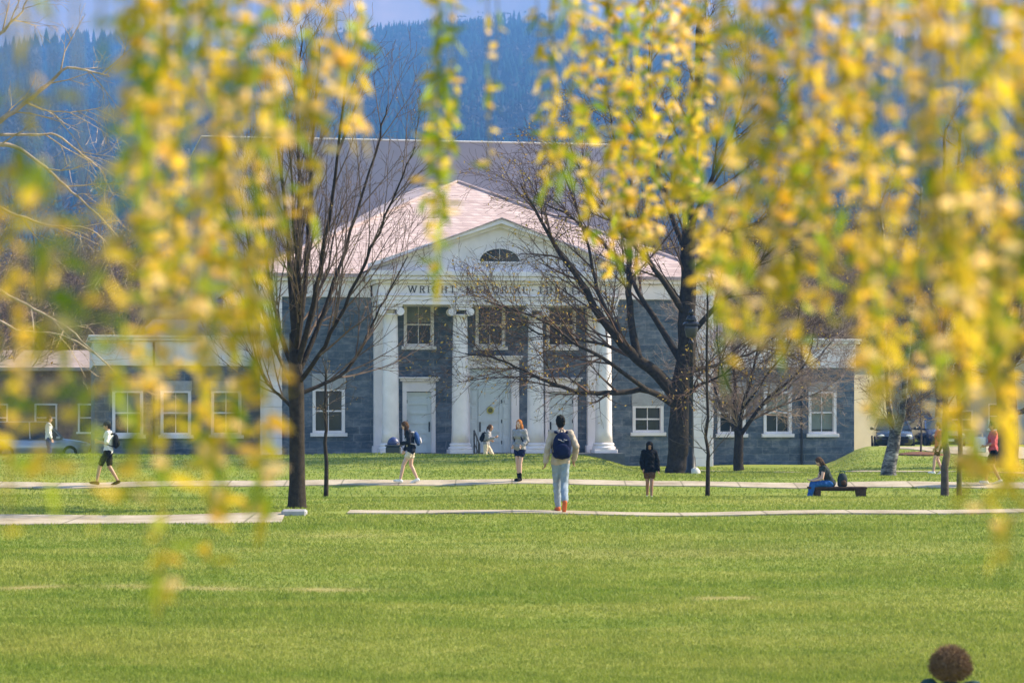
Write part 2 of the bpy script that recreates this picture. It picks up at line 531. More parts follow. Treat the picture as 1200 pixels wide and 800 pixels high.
def build_grass(n=640000):
    # blades are sown thicker near the camera, where each one shows larger
    u = nrg.random(n)
    d0, d1 = 19.0, 97.0
    D = 1 / (1 / d0 + (1 / d1 - 1 / d0) * u)
    X = (nrg.random(n) - .5) * (D * .4236 + 3.0)
    Y = D
    keep = ~((seg_dist(X, Y, P1L, 1.15) & (X < P1L[-1][0] + .02)) | seg_dist(X, Y, P1R, .46) | seg_dist(X, Y, P2, .62) | seg_dist(X, Y, P3, .5) | seg_dist(X, Y, P4, 2.7))
    dr = dry(X, Y)
    keep &= nrg.random(n) > dr * .55
    lo = (Y - 97.0 < 0)
    keep &= lo
    X, Y, dr = X[keep], Y[keep], dr[keep]; n = len(X)
    Z = hgt(X, Y) - .006
    tall = .6 + .55 * np.sin(X * .8 + 1.3 * np.sin(Y * .5)) * np.sin(Y * .9 + X * .21)
    h = (.016 + .018 * nrg.random(n)) * (1 + .45 * tall) * (1 + Y * .006) * (1 - .5 * dr)
    h *= np.where((Y > 39) & (Y < 41), 1.25, 1)
    h *= np.where((Y > 58) & (Y < 64), 1.5, 1)
    w = np.maximum(.0042, Y * .00028) * (.7 + .6 * nrg.random(n))
    a = nrg.random(n) * 2 * np.pi
    lean = (nrg.random((n, 2)) - .5) * h[:, None] * 1.5
    dx, dy = np.cos(a) * w, np.sin(a) * w
    b0 = np.stack([X - dx, Y - dy, Z], 1); b1 = np.stack([X + dx, Y + dy, Z], 1)
    t = np.stack([X + lean[:, 0], Y + lean[:, 1], Z + h], 1)
    V = np.stack([b0, b1, t], 1).reshape(-1, 3)
    F = np.arange(3 * n).reshape(-1, 3)
    me = np_mesh('grass', V, F, 'blades', np.repeat(dr, 3))
    tag(link('grass', me), 'short green lawn grass with dry yellowish streaks', None, None, 'stuff')


build_grass()

# ------------------------------------------------------------------ the stone hall with its portico
TH = R(10.5)
BX, BY = (583.5 - 600) / FPX * 96, 96.0
hall = empty('memorial_theatre', (BX, BY, 0), 'grey stone hall with white columned portico and pinkish hipped roof', 'building', TH)
ROT = Matrix.Rotation(TH, 3, 'Z')


def hall_pt(u, v, z=0):
    p = ROT @ Vector((u, v, z)); return Vector((p.x + BX, p.y + BY, z))


WV = 1.75      # the wall behind the columns
ZT = 7.22      # eaves


def wall_front(mb, u0, u1, z0, z1, v, opens, deep=.22):
    """a wall face at depth v with real openings and their reveals"""
    us = sorted({u0, u1, *[o[0] for o in opens], *[o[1] for o in opens]}); zs = sorted({z0, z1, *[o[2] for o in opens], *[o[3] for o in opens]})
    for a, b in zip(us[:-1], us[1:]):
        for c, d in zip(zs[:-1], zs[1:]):
            m, k = (a + b) / 2, (c + d) / 2
            if any(o[0] < m < o[1] and o[2] < k < o[3] for o in opens): continue
            mb.add([Vector((a, v, c)), Vector((b, v, c)), Vector((b, v, d)), Vector((a, v, d))], [(0, 1, 2, 3)])
    for a, b, c, d in opens:
        q = v + deep
        mb.add([Vector((a, v, c)), Vector((b, v, c)), Vector((b, v, d)), Vector((a, v, d)), Vector((a, q, c)), Vector((b, q, c)), Vector((b, q, d)), Vector((a, q, d))],
               [(0, 4, 5, 1), (1, 5, 6, 2), (2, 6, 7, 3), (3, 7, 4, 0)])


def sash_window(u, z0, z1, w, v, blind=0., lintel=0., rows=2, cols=2):
    """frame set into the opening, glass behind it, sill and lintel panel in front"""
    a, b = u - w / 2, u + w / 2
    f = MB(); t = .075
    f.bbox(a - .05, a + t, v - .05, v + .16, z0, z1, .008); f.bbox(b - t, b + .05, v - .05, v + .16, z0, z1, .008)
    f.box(a + t + .002, b - t - .002, v - .04, v + .16, z1 - t, z1 - .002); f.box(a + t + .002, b - t - .002, v - .03, v + .16, z0, z0 + .09)
    zm = (z0 + z1) / 2
    f.box(a + t + .002, b - t - .002, v + .06, v + .14, zm - .03, zm + .03)
    for i in range(1, cols):
        x = a + t + (b - a - 2 * t) * i / cols
        f.box(x - .014, x + .014, v + .09, v + .13, z0 + .092, zm - .032); f.box(x - .014, x + .014, v + .09, v + .13, zm + .032, z1 - t - .003)
    fr = f.build('window', 'white_paint', hall)
    g = MB(); g.box(a + .02, b - .02, v + .15, v + .17, z0 + .02, z1 - .02); g.build('pane', 'glass', fr)
    s_ = MB(); s_.bbox(a - .14, b + .14, v - .13, v + .1, z0 - .15, z0 - .003, .01); s_.build('sill', 'white_paint', fr)
    if blind:
        d = MB(); d.box(a + t, b - t, v + .142, v + .147, z1 - (z1 - z0) * blind, z1 - .05); d.build('blind', 'blind', fr)
    if lintel:
        l = MB(); l.bbox(a - .08, b + .08, v - .045, v + .1, z1 + .004, z1 + lintel, .01); l.build('lintel', 'lintel_stone', fr)
    return (a, b, z0, z1)


# ---- main block
opens = []
for u in (-2.92, 0, 2.92):
    opens.append(sash_window(u, 4.36, 6.08, 1.12, WV, blind=.45 if u < 0 else (.0 if u == 0 else .2), cols=2))
opens.append(sash_window(-6.55, .88, 2.62, 1.2, WV, lintel=.62, cols=2))
opens.append(sash_window(6.55, .88, 1.95, 1.2, WV, lintel=.62, cols=2))


def panel_door(name, u, z0, z1, w, v, ow, head, side=False):
    a, b = u - ow / 2, u + ow / 2
    s_ = MB()
    s_.bbox(a, u - w / 2 - (.36 if side else 0), v - .12, v + .12, z0, z1 + .02, .012); s_.bbox(u + w / 2 + (.36 if side else 0), b, v - .12, v + .12, z0, z1 + .02, .012)
    s_.bbox(a - .002, b + .002, v - .11, v + .12, z1 + .024, z1 + head, .012)
    s_.bbox(a - .10, b + .10, v - .22, v + .12, z1 + head + .004, z1 + head + .10, .012)
    s_.bbox(a - .16, b + .16, v - .30, v + .12, z1 + head + .103, z1 + head + .17, .012)
    sur = s_.build('door_surround', 'white_paint', hall)
    d = MB(); q = v + .03
    zt = z1 if not side else 2.62
    d.box(u - w / 2 + .004, u + w / 2 - .004, q + .035, q + .075, z0 + .01, zt)
    # stiles and rails stand proud of six wide panels
    d.box(u - w / 2 + .004, u - w / 2 + .12, q, q + .034, z0 + .01, zt); d.box(u + w / 2 - .12, u + w / 2 - .004, q, q + .034, z0 + .01, zt)
    for k in range(7):
        zz = z0 + .01 + (zt - z0 - .12) * k / 6
        d.box(u - w / 2 + .122, u + w / 2 - .122, q + .001, q + .034, zz, zz + .11)
    dr = d.build('door', 'door_paint', hall)
    h = MB(); hx = (u - w / 2 + .07) if side or u > 0 else (u + w / 2 - .07)
    h.bbox(hx - .03, hx + .03, q - .02, q, z0 + .85, z0 + 1.25, .005); h.tube([(hx, q - .02, z0 + 1.0), (hx, q - .07, z0 + 1.02), (hx, q - .07, z0 + 1.18), (hx, q - .02, z0 + 1.2)], [.014] * 4, 6)
    h.build('handle', 'dark_metal', dr)
    e = MB(); ex = (u + w / 2 - .02) if side or u > 0 else (u - w / 2 + .02)
    for zz in (.35, 1.2, 2.0): e.box(ex - .02, ex + .02, q - .012, q - .001, z0 + zz, z0 + zz + .14)
    e.build('hinge', 'dark_metal', dr)
    if side:
        x = MB()
        for sx in (-1, 1):
            c = u + sx * (w / 2 + .18)
            x.box(c - .17, c + .17, q + .03, q + .07, z0 + .01, zt)
            for k in range(4):
                zz = z0 + .12 + k * .62
                x.bbox(c - .11, c + .11, q + .01, q + .029, zz, zz + .5, .008)
        x.bbox(u - w / 2 - .355, u + w / 2 + .355, q - .02, q + .07, zt + .004, zt + .10, .008)
        x.box(u - w / 2 - .355, u + w / 2 + .355, q + .03, q + .07, zt + .102, z1)
        for k in range(3):
            c = u + (k - 1) * .56
            x.bbox(c - .24, c + .24, q + .008, q + .029, zt + .2, z1 - .1, .008)
        x.build('transom_panel', 'door_paint', sur)
        p = MB(); rr = Matrix.Rotation(R(90), 3, 'X')
        p.lathe([(.001, 0), (.15, 0), (.15, .03), (.10, .035), (.10, .02), (.001, .02)], 24, (u, q - .002, z0 + 1.72), 0, rr); w1 = p.build('wreath', 'plaque_rim', dr)
        p = MB(); p.lathe([(.001, 0), (.105, 0), (.10, .03), (.001, .035)], 20, (u, q - .006, z0 + 1.72), 0, rr); p.build('plaque', 'plaque', dr)
    return (a + .05, b - .05, z0, z1 + head)


FL = .06       # portico floor
opens.append(panel_door('d', -2.92, FL, 2.5, 1.0, WV, 1.34, .44))
opens.append(panel_door('d', 2.92, FL, 2.5, 1.0, WV, 1.34, .44))
opens.append(panel_door('d', 0, FL, 3.45, .98, WV, 2.34, .36, True))

mb = MB()
wall_front(mb, -9.2, 9.2, -.9, ZT - .9, WV, opens)
mb.box(-9.2, -9.0, WV + .001, 22, -.9, ZT - .1); mb.box(9.0, 9.2, WV + .001, 22, -.9, ZT - .1)
mb.box(-9.0, 9.0, 21.8, 22, -.9, ZT - .1)
mb.build('wall', 'stone', hall)
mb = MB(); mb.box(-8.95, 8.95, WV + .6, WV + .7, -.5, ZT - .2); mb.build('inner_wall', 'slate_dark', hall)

# rusticated corner piers, each course with a sunk joint
for u0, u1 in ((-9.28, -8.42), (8.42, 9.28)):
    mb = MB(); z = -.6
    mb.box(u0 + .02, u1 - .02, WV - .08, WV + .05, -.7, ZT - .92)
    while z < ZT - 1.0:
        mb.bbox(u0, u1, WV - .115, WV - .03, z + .012, min(z + .405, ZT - .93), .012); z += .417
    mb.build('corner_pier', 'white_paint', hall)
# antae behind the outer columns
for s_ in (-1, 1):
    mb = MB(); u0, u1 = sorted((s_ * 3.98, s_ * 4.76))
    mb.bbox(u0, u1, WV - .24, WV + .02, FL + .3, 5.55, .012); mb.bbox(u0 - .06, u1 + .06, WV - .30, WV + .02, FL, FL + .297, .02)
    mb.bbox(u0 - .05, u1 + .05, WV - .28, WV + .02, 5.553, 5.90, .02)
    mb.build('anta', 'white_paint', hall)


def ionic(u):
    z0, z1 = FL + .01, 5.93
    mb = MB()
    prof = []
    zs0, zs1 = z0 + .42, z1 - .42
    for i in range(13):
        t = i / 12
        prof.append((.335 - .055 * (t ** 1.7), zs0 + (zs1 - zs0) * t))
    prof[0] = (.36, zs0); prof.append((.31, zs1 + .01)); prof.append((.31, zs1 + .05)); prof.append((.285, zs1 + .06))
    mb.lathe(prof, 40, (u, 0, 0))
    c = mb.build('column', 'white_paint', hall, True)
    b = MB()
    b.bbox(u - .47, u + .47, -.47, .47, z0, z0 + .15, .012)
    b.lathe([(.45, z0 + .152), (.475, z0 + .19), (.475, z0 + .23), (.44, z0 + .265), (.40, z0 + .28), (.40, z0 + .31), (.425, z0 + .33), (.425, z0 + .37), (.39, z0 + .40), (.36, z0 + .418)], 36, (u, 0, 0))
    b.build('base', 'white_paint', c)
    k = MB(); zc = z1 - .24
    k.bbox(u - .44, u + .44, -.36, .36, z1 - .075, z1 - .004, .012)
    k.bbox(u - .42, u + .42, -.32, .32, z1 - .20, z1 - .078, .03)
    rx = Matrix.Rotation(R(90), 3, 'X')
    for sx in (-1, 1):
        k.lathe([(.001, -.34), (.05, -.345), (.06, -.32), (.12, -.325), (.155, -.33), (.155, -.20), (.10, 0), (.155, .20), (.155, .33), (.001, .335)], 22, (u + sx * .36, 0, zc - .03), 0, rx)
    k.build('capital', 'white_paint', c)


for u in (-4.30, -1.52, 1.52, 4.30): ionic(u)

# entablature: architrave, frieze, cornice, wrapped round the block behind
mb = MB()
mb.bbox(-4.80, 4.80, -.40, WV + .02, 5.932, 6.10, .012); mb.bbox(-4.83, 4.83, -.43, WV + .02, 6.103, 6.26, .012); mb.bbox(-4.88, 4.88, -.48, WV + .02, 6.263, 6.31, .012)
mb.box(-4.81, 4.81, -.41, WV + .02, 6.313, 6.75)
mb.build('entablature', 'white_paint', hall)
mb = MB()
mb.bbox(-4.95, 4.95, -.56, WV + .02, 6.753, 6.88, .012); mb.bbox(-5.12, 5.12, -.74, WV + .02, 6.883, 7.05, .012); mb.bbox(-5.2, 5.2, -.82, WV + .02, 7.053, 7.25, .015)
mb.build('cornice', 'white_paint', hall)
for (a, b) in ((-9.32, -4.885), (4.885, 9.32)):
    mb = MB()
    mb.bbox(a, b, WV - .14, WV + .2, ZT - .93, ZT - .30, .012)
    a2, b2 = (a - .12, b + .18) if a < 0 else (a - .18, b + .12)
    a2, b2 = (a - .15, -5.21) if a < 0 else (5.21, b + .15)
    mb.bbox(a2, b2, WV - .34, WV + .2, ZT - .297, ZT - .15, .012); mb.bbox(a2, b2, WV - .46, WV + .2, ZT - .147, ZT - .02, .015)
    mb.build('cornice', 'white_paint', hall)
for s_ in (-1, 1):
    mb = MB(); u0, u1 = sorted((s_ * 9.205, s_ * 9.45)); mb.box(u0, u1, WV + .21, 22, ZT - .8, ZT - .03); mb.build('cornice', 'white_paint', hall)

# pediment
PK = 9.02
mb = MB()
mb.prism([(-5.1, 7.252), (5.1, 7.252), (0, PK + .03)], -.36, -.20)
ped = mb.build('pediment', 'white_paint', hall)
mb = MB()
for s_ in (-1, 1):
    for o0, o1, f in ((.02, .15, -.58), (.153, .28, -.84)):
        L0, L1 = Vector((s_ * 5.22, 7.26)), Vector((0, PK))
        mb.prism([(L0.x, L0.y + o0 - .04), (0, L1.y + o0 - .04), (0, L1.y + o1), (L0.x, L0.y + o1 - .02)], f, -.19 if o0 < .1 else -.18)
mb.build('raking_cornice', 'white_paint', ped)
mb = MB(); n = 20
arc = [(.80 * math.cos(math.pi * i / n), 7.66 + .50 * math.sin(math.pi * i / n)) for i in range(n + 1)]
mb.prism(arc, -.375, -.366); lu = mb.build('lunette', 'glass', ped)
mb = MB()
for i in range(n):
    a0, a1 = math.pi * i / n, math.pi * (i + 1) / n
    mb.prism([(.80 * math.cos(a0), 7.66 + .50 * math.sin(a0)), (.88 * math.cos(a0), 7.66 + .57 * math.sin(a0)), (.88 * math.cos(a1), 7.66 + .57 * math.sin(a1)), (.80 * math.cos(a1), 7.66 + .50 * math.sin(a1))], -.42, -.361)
mb.box(-.95, .95, -.45, -.361, 7.58, 7.655)
for i in (1, 2, 3):
    a = math.pi * i / 4; c_, s2 = math.cos(a), math.sin(a)
    mb.tube([(.1 * c_, -.39, 7.67 + .06 * s2), (.79 * c_, -.39, 7.66 + .49 * s2)], [.010, .010], 4)
mb.build('frame', 'white_paint', lu)

# portico ceiling, floor and steps
mb = MB(); mb.box(-5.0, 5.0, -.72, WV - .001, FL - .22, FL); mb.box(-5.0, 5.0, -.70, WV - .001, -1.0, FL - .222); mb.build('portico_floor', 'step_stone', hall)
mb = MB()
for k in range(3): mb.bbox(-1.35, 2.25, -.74 - .36 * (k + 1), -.722 - .36 * k, -1.2, FL - .17 * (k + 1), .012)
mb.build('step', 'step_stone', hall)
# handrails on the steps
for u in (-1.05, 1.95):
    mb = MB(); y0, y1 = -.55, -1.75; z0 = FL; z1 = FL - .50
    dx = .0
    mb.tube([(u, y0, z0), (u, y0, z0 + .92)], [.032] * 2, 8); mb.tube([(u, y1, z1 - .2), (u, y1, z1 + .92)], [.04] * 2, 8)
    mb.tube([(u, y0, z0 + .92), (u, y1, z1 + .92)], [.034] * 2, 8); mb.tube([(u, y0, z0 + .45), (u, y1, z1 + .45)], [.028] * 2, 8)
    mb.tube([(u, (y0 + y1) / 2, (z0 + z1) / 2 - .1), (u, (y0 + y1) / 2, (z0 + z1) / 2 + .9)], [.016] * 2, 8)
    mb.build('handrail', 'dark_metal', hall)

# roof: a hipped main roof with the portico gable running into it
AP, BK = Vector((0, 10.0, 11.75)), Vector((-.25, 19.6, 12.45))
E = ZT
FLc, FRc, BLc, BRc = Vector((-9.75, 1.25, E)), Vector((9.75, 1.25, E)), Vector((-9.75, 22.2, E)), Vector((9.75, 22.2, E))
mb = MB()
mb.add([FLc, FRc, AP], [(0, 1, 2)]); mb.add([FLc, AP, BK, BLc], [(0, 1, 2, 3)]); mb.add([FRc, BRc, BK, AP], [(0, 1, 2, 3)]); mb.add([BLc, BK, BRc], [(0, 1, 2)])
dn = Vector((0, 0, -.14))
mb.add([FLc, FRc, BRc, BLc, FLc + dn, FRc + dn, BRc + dn, BLc + dn], [(0, 4, 5, 1), (1, 5, 6, 2), (2, 6, 7, 3), (3, 7, 4, 0), (4, 7, 6, 5)])
# the gable roof over the portico
sl = (AP.z - E) / (AP.y - 1.25)
vr = 1.25 + (PK + .30 - E) / sl
for s_ in (-1, 1):
    a = Vector((s_ * 5.30, -.90, 7.27)); b = Vector((0, -.90, PK + .30)); c = Vector((0, vr + .05, PK + .30)); d = Vector((s_ * 5.30, 1.34, 7.27))
    up = Vector((0, 0, .05))
    mb.add([a, b, c, d] if s_ < 0 else [b, a, d, c], [(0, 3, 2, 1)])
    mb.add([a, b, b + up, a + up], [(0, 1, 2, 3)])
roof = mb.build('roof', 'roof', hall)
mb = MB()
for a, b in ((FLc, AP), (FRc, AP), (AP, BK), (BLc, BK), (BRc, BK)):
    up = Vector((0, 0, .03)); mb.tube([a + up, b + up], [.07, .07], 6)
mb.build('ridge_cap', 'roof', roof)

# fly tower behind the roof
mb = MB()
mb.box(-10.4, 10.4, 23.2, 34, -.6, 14.95)
tw = mb.build('fly_tower', 'tower_stucco', hall)
mb = MB(); mb.bbox(-10.44, 10.44, 23.15, 34.05, 14.953, 15.03, .02); mb.build('coping', 'coping', tw)
mb = MB()
for k in range(1, 4):
    mb.box(-10.4, 10.4, 23.185, 23.199, 3.2 * k + 1.6, 3.2 * k + 1.64)
mb.build('joint', 'tower_stucco', tw)

# low wings
for s_ in (-1, 1):
    u0, u1 = sorted((s_ * 9.21, s_ * 15.75)); wv = 2.9
    ops = []
    for du in ((1.15, 3.15, 5.1) if s_ > 0 else (1.3, 3.3, 5.2)):
        ops.append(sash_window(s_ * (9.25 + du), .80, 2.55, 1.12, wv, blind=.9 if (s_ > 0 and du > 4) else (.25 if du < 2 else .55), lintel=.4))
    mb = MB(); wall_front(mb, u0, u1, -1.0, 3.55, wv, ops)
    e0, e1 = sorted((s_ * 15.55, s_ * 15.75)); mb.box(e0, e1, wv + .001, 16, -1.0, 3.55)
    mb.build('wing_wall', 'stone', hall)
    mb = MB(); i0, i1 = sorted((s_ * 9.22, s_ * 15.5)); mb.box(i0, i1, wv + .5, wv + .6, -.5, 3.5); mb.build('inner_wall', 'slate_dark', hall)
    mb = MB(); e1 = u1 + (.06 if s_ > 0 else -.001); e0 = u0 - (.06 if s_ < 0 else -.001)
    mb.bbox(e0, e1, wv - .06, 16, 3.553, 4.55, .012); mb.build('wing_frieze', 'white_paint', hall)
    mb = MB(); mb.bbox(e0 - .12, e1 + .12, wv - .22, 16.1, 4.553, 4.66, .012); mb.bbox(e0 - .18, e1 + .18, wv - .28, 16.2, 4.663, 4.76, .012); mb.build('coping', 'coping', hall)
    a0, a1 = sorted((s_ * 9.25, s_ * 13.4)); mb = MB(); mb.box(a0, a1, wv + 1.2, 14, 4.765, 5.45); mb.build('attic', 'tower_stucco', hall)
    mb = MB(); mb.tube([(s_ * 13.42, wv - .1, -.6), (s_ * 13.42, wv - .1, 4.5)], [.05, .05], 8); mb.build('downpipe', 'dark_metal', hall)

# raised letters of the frieze
GLY = {
    'W': (1.25, [((0, 1), (.32, 0)), ((.32, 0), (.62, 1)), ((.62, 1), (.93, 0)), ((.93, 0), (1.25, 1))], [(0, 1), (.62, 1), (1.25, 1)]),
    'R': (.72, [((.1, 0), (.1, 1)), ((.1, 1), (.45, 1)), ((.45, 1), (.62, .88)), ((.62, .88), (.62, .65)), ((.62, .65), (.45, .52)), ((.45, .52), (.1, .52)), ((.38, .52), (.72, 0))], [(.1, 0), (.72, 0)]),
    'I': (.2, [((.1, 0), (.1, 1))], [(.1, 0), (.1, 1)]),
    'G': (.85, [((.8, .85), (.6, 1)), ((.6, 1), (.3, 1)), ((.3, 1), (.06, .75)), ((.06, .75), (.06, .28)), ((.06, .28), (.3, 0)), ((.3, 0), (.6, 0)), ((.6, 0), (.8, .12)), ((.8, .12), (.8, .45)), ((.8, .45), (.55, .45))], []),
    'H': (.85, [((.1, 0), (.1, 1)), ((.75, 0), (.75, 1)), ((.1, .52), (.75, .52))], [(.1, 0), (.1, 1), (.75, 0), (.75, 1)]),
    'T': (.74, [((.37, 0), (.37, 1)), ((0, 1), (.74, 1))], [(.37, 0)]),
    'M': (1.0, [((.1, 0), (.14, 1)), ((.14, 1), (.5, .1)), ((.5, .1), (.86, 1)), ((.86, 1), (.9, 0))], [(.1, 0), (.9, 0)]),
    'E': (.58, [((.1, 0), (.1, 1)), ((.1, 1), (.56, 1)), ((.1, .52), (.48, .52)), ((.1, 0), (.58, 0))], []),
    'O': (.9, [((.3, 1), (.6, 1)), ((.6, 1), (.84, .75)), ((.84, .75), (.84, .25)), ((.84, .25), (.6, 0)), ((.6, 0), (.3, 0)), ((.3, 0), (.06, .25)), ((.06, .25), (.06, .75)), ((.06, .75), (.3, 1))], []),
    'A': (.82, [((0, 0), (.41, 1)), ((.41, 1), (.82, 0)), ((.18, .36), (.64, .36))], [(0, 0), (.82, 0)]),
    'L': (.58, [((.1, 0), (.1, 1)), ((.1, 0), (.58, 0))], [(.1, 1)]),
}
txt = 'WRIGHT·MEMORIAL·THEATRE'
hL, gap = .25, .55
width = sum((GLY[c][0] + gap) if c in GLY else 1.35 for c in txt)
x = -width * hL / 2 + .07
mb = MB(); vv = -.412
for c in txt:
    if c not in GLY:
        mb.build('lettering', 'letter_bronze', hall); mb = MB()
        mb.lathe([(.001, 0), (.028, 0), (.028, .02), (.001, .02)], 10, (x + .40 * hL, vv, 6.53), 0, Matrix.Rotation(R(90), 3, 'X')); x += 1.35 * hL; continue
    w_, st, sf = GLY[c]
    for k, (a, b) in enumerate(st):
        p = Vector((x + a[0] * hL, 6.405 + a[1] * hL)); q = Vector((x + b[0] * hL, 6.405 + b[1] * hL))
        d = (q - p).normalized(); n_ = Vector((-d.y, d.x)); t = .021 if abs(d.y) > .6 else .012
        e = d * t * .5
        mb.prism([tuple(p - e - n_ * t), tuple(q + e - n_ * t), tuple(q + e + n_ * t), tuple(p - e + n_ * t)], vv - .016 - .0006 * k, vv)
    for (sx, sy) in sf:
        cx, cy = x + sx * hL, 6.405 + sy * hL
        mb.prism([(cx - .045, cy - .009), (cx + .045, cy - .009), (cx + .045, cy + .009), (cx - .045, cy + .009)], vv - .022, vv)
    x += (w_ + gap) * hL
mb.build('lettering', 'letter_bronze', hall)

# ------------------------------------------------------------------ bare trees


def rvec(r):
    return Vector((r.gauss(0, 1), r.gauss(0, 1), r.gauss(0, 1)))


def turn(d, ang, r, prefer=None):
    """d tilted by ang about a random perpendicular"""
    a = d.orthogonal().normalized()
    a = Quaternion(d, r.uniform(0, 2 * math.pi)) @ a
    if prefer is not None:
        q = prefer - d * prefer.dot(d)
        if q.length > .05: a = (a + q.normalized() * .9).normalized()
    return (d * math.cos(ang) + a * math.sin(ang)).normalized()


def grow(out, p, d, L, r, lev, P, g):
    n = max(3, int(round(L / P['seg'][lev])))
    pts, rad = [p.copy()], [r]
    dirs = [d.copy()]
    for i in range(n):
        d = (d + rvec(g) * P['wig'][lev] + Vector((0, 0, P['up'][lev]))).normalized()
        p = p + d * (L / n)
        pts.append(p.copy()); dirs.append(d.copy()); rad.append(max(P['rmin'], r * (1 - P['tap'] * (i + 1) / n)))
    out.append((lev, pts, rad))
    side_shoots(out, pts, rad, dirs, L, lev, P, g)


def side_shoots(out, pts, rad, dirs, L, lev, P, g, t0=None):
    if lev + 1 >= len(P['seg']): return
    n = len(pts) - 1
    nch = P['nch'][lev]
    k = max(1, int(nch * g.uniform(.8, 1.2) * (L if P.get('perm') else 1)))
    t0 = P['t0'][lev] if t0 is None else t0
    for c in range(k):
        t = t0 + (1 - t0) * (c + g.random()) / k
        f = t * n; i = min(n - 1, int(f)); w = f - i
        q = pts[i].lerp(pts[i + 1], w); rr = rad[i] * (1 - w) + rad[i + 1] * w
        nd = turn(dirs[i], P['ang'][lev] * g.uniform(.7, 1.3), g, P.get('prefer'))
        Lc = P['len'][lev + 1] * g.uniform(.65, 1.25) * (1.15 - .55 * t)
        grow(out, q, nd, Lc, max(P['rmin'], min(rr * .7, P['rad'][lev + 1])), lev + 1, P, g)


def limb(out, pts, r0, r1, P, g, lev=0, t0=.2, sub=4):
    """a limb along given points, smoothed, that carries its own side shoots"""
    sm = []
    for i in range(len(pts) - 1):
        p0 = pts[max(0, i - 1)]; p1 = pts[i]; p2 = pts[i + 1]; p3 = pts[min(len(pts) - 1, i + 2)]
        for k in range(sub):
            t = k / sub
            sm.append(.5 * ((2 * p1) + (p2 - p0) * t + (2 * p0 - 5 * p1 + 4 * p2 - p3) * t * t + (3 * p1 - p0 - 3 * p2 + p3) * t ** 3))
    sm.append(pts[-1])
    n = len(sm) - 1
    L = sum((sm[i + 1] - sm[i]).length for i in range(n))
    sm = [p if i < sub + 1 or i == n else p + rvec(g) * (L / n) * .05 for i, p in enumerate(sm)]
    rad = [r0 + (r1 - r0) * (i / n) ** .8 for i in range(n + 1)]
    dirs = [(sm[min(i + 1, n)] - sm[max(0, i - 1)]).normalized() for i in range(n + 1)]
    out.append((lev, sm, rad))
    side_shoots(out, sm, rad, dirs, L, lev, P, g, t0)


def tree_mesh(chains, thick, buds=None, g=None):
    """split the grown chains into a trunk mesh (thick limbs) and a crown mesh (thin shoots)"""
    A, B = MB(), MB()
    for lev, pts, rad in chains:
        if rad[0] >= thick: A.tube(pts, rad, 10 if rad[0] > .12 else 7)
        else: B.tube(pts, rad, 4 if rad[0] > .012 else 3, caps=False)
    if buds:
        nb, sz = buds
        tips = [c for c in chains if c[2][0] < thick]
        for _ in range(nb):
            lev, pts, rad = g.choice(tips); i = g.randrange(len(pts))
            p = pts[i] + rvec(g) * .02; a = rvec(g).normalized() * sz * g.uniform(.6, 1.4); b = rvec(g).normalized() * sz * .7
            B.add([p - a, p + b, p + a, p - b], [(0, 1, 2, 3)], 1)
    return A, B


def tree(name, loc, label, chains, thick, bark, twig, group=None, buds=None, g=None, bark_mesh=None):
    """chains in coordinates local to loc"""
    root = empty(name, loc, label, 'tree', 0, group)
    A, B = tree_mesh(chains, thick, buds, g)
    A.build('trunk', bark, root, True)
    B.build('crown', [twig, 'bud_brown'] if buds else twig, root)
    return root


def locals_of(pxs, d, base, g, dy=.0):
    out = []
    for i, p in enumerate(pxs):
        dd = d + (p[2] if len(p) > 2 else 0)
        out.append(W(p[0], p[1], dd) - base)
    return out


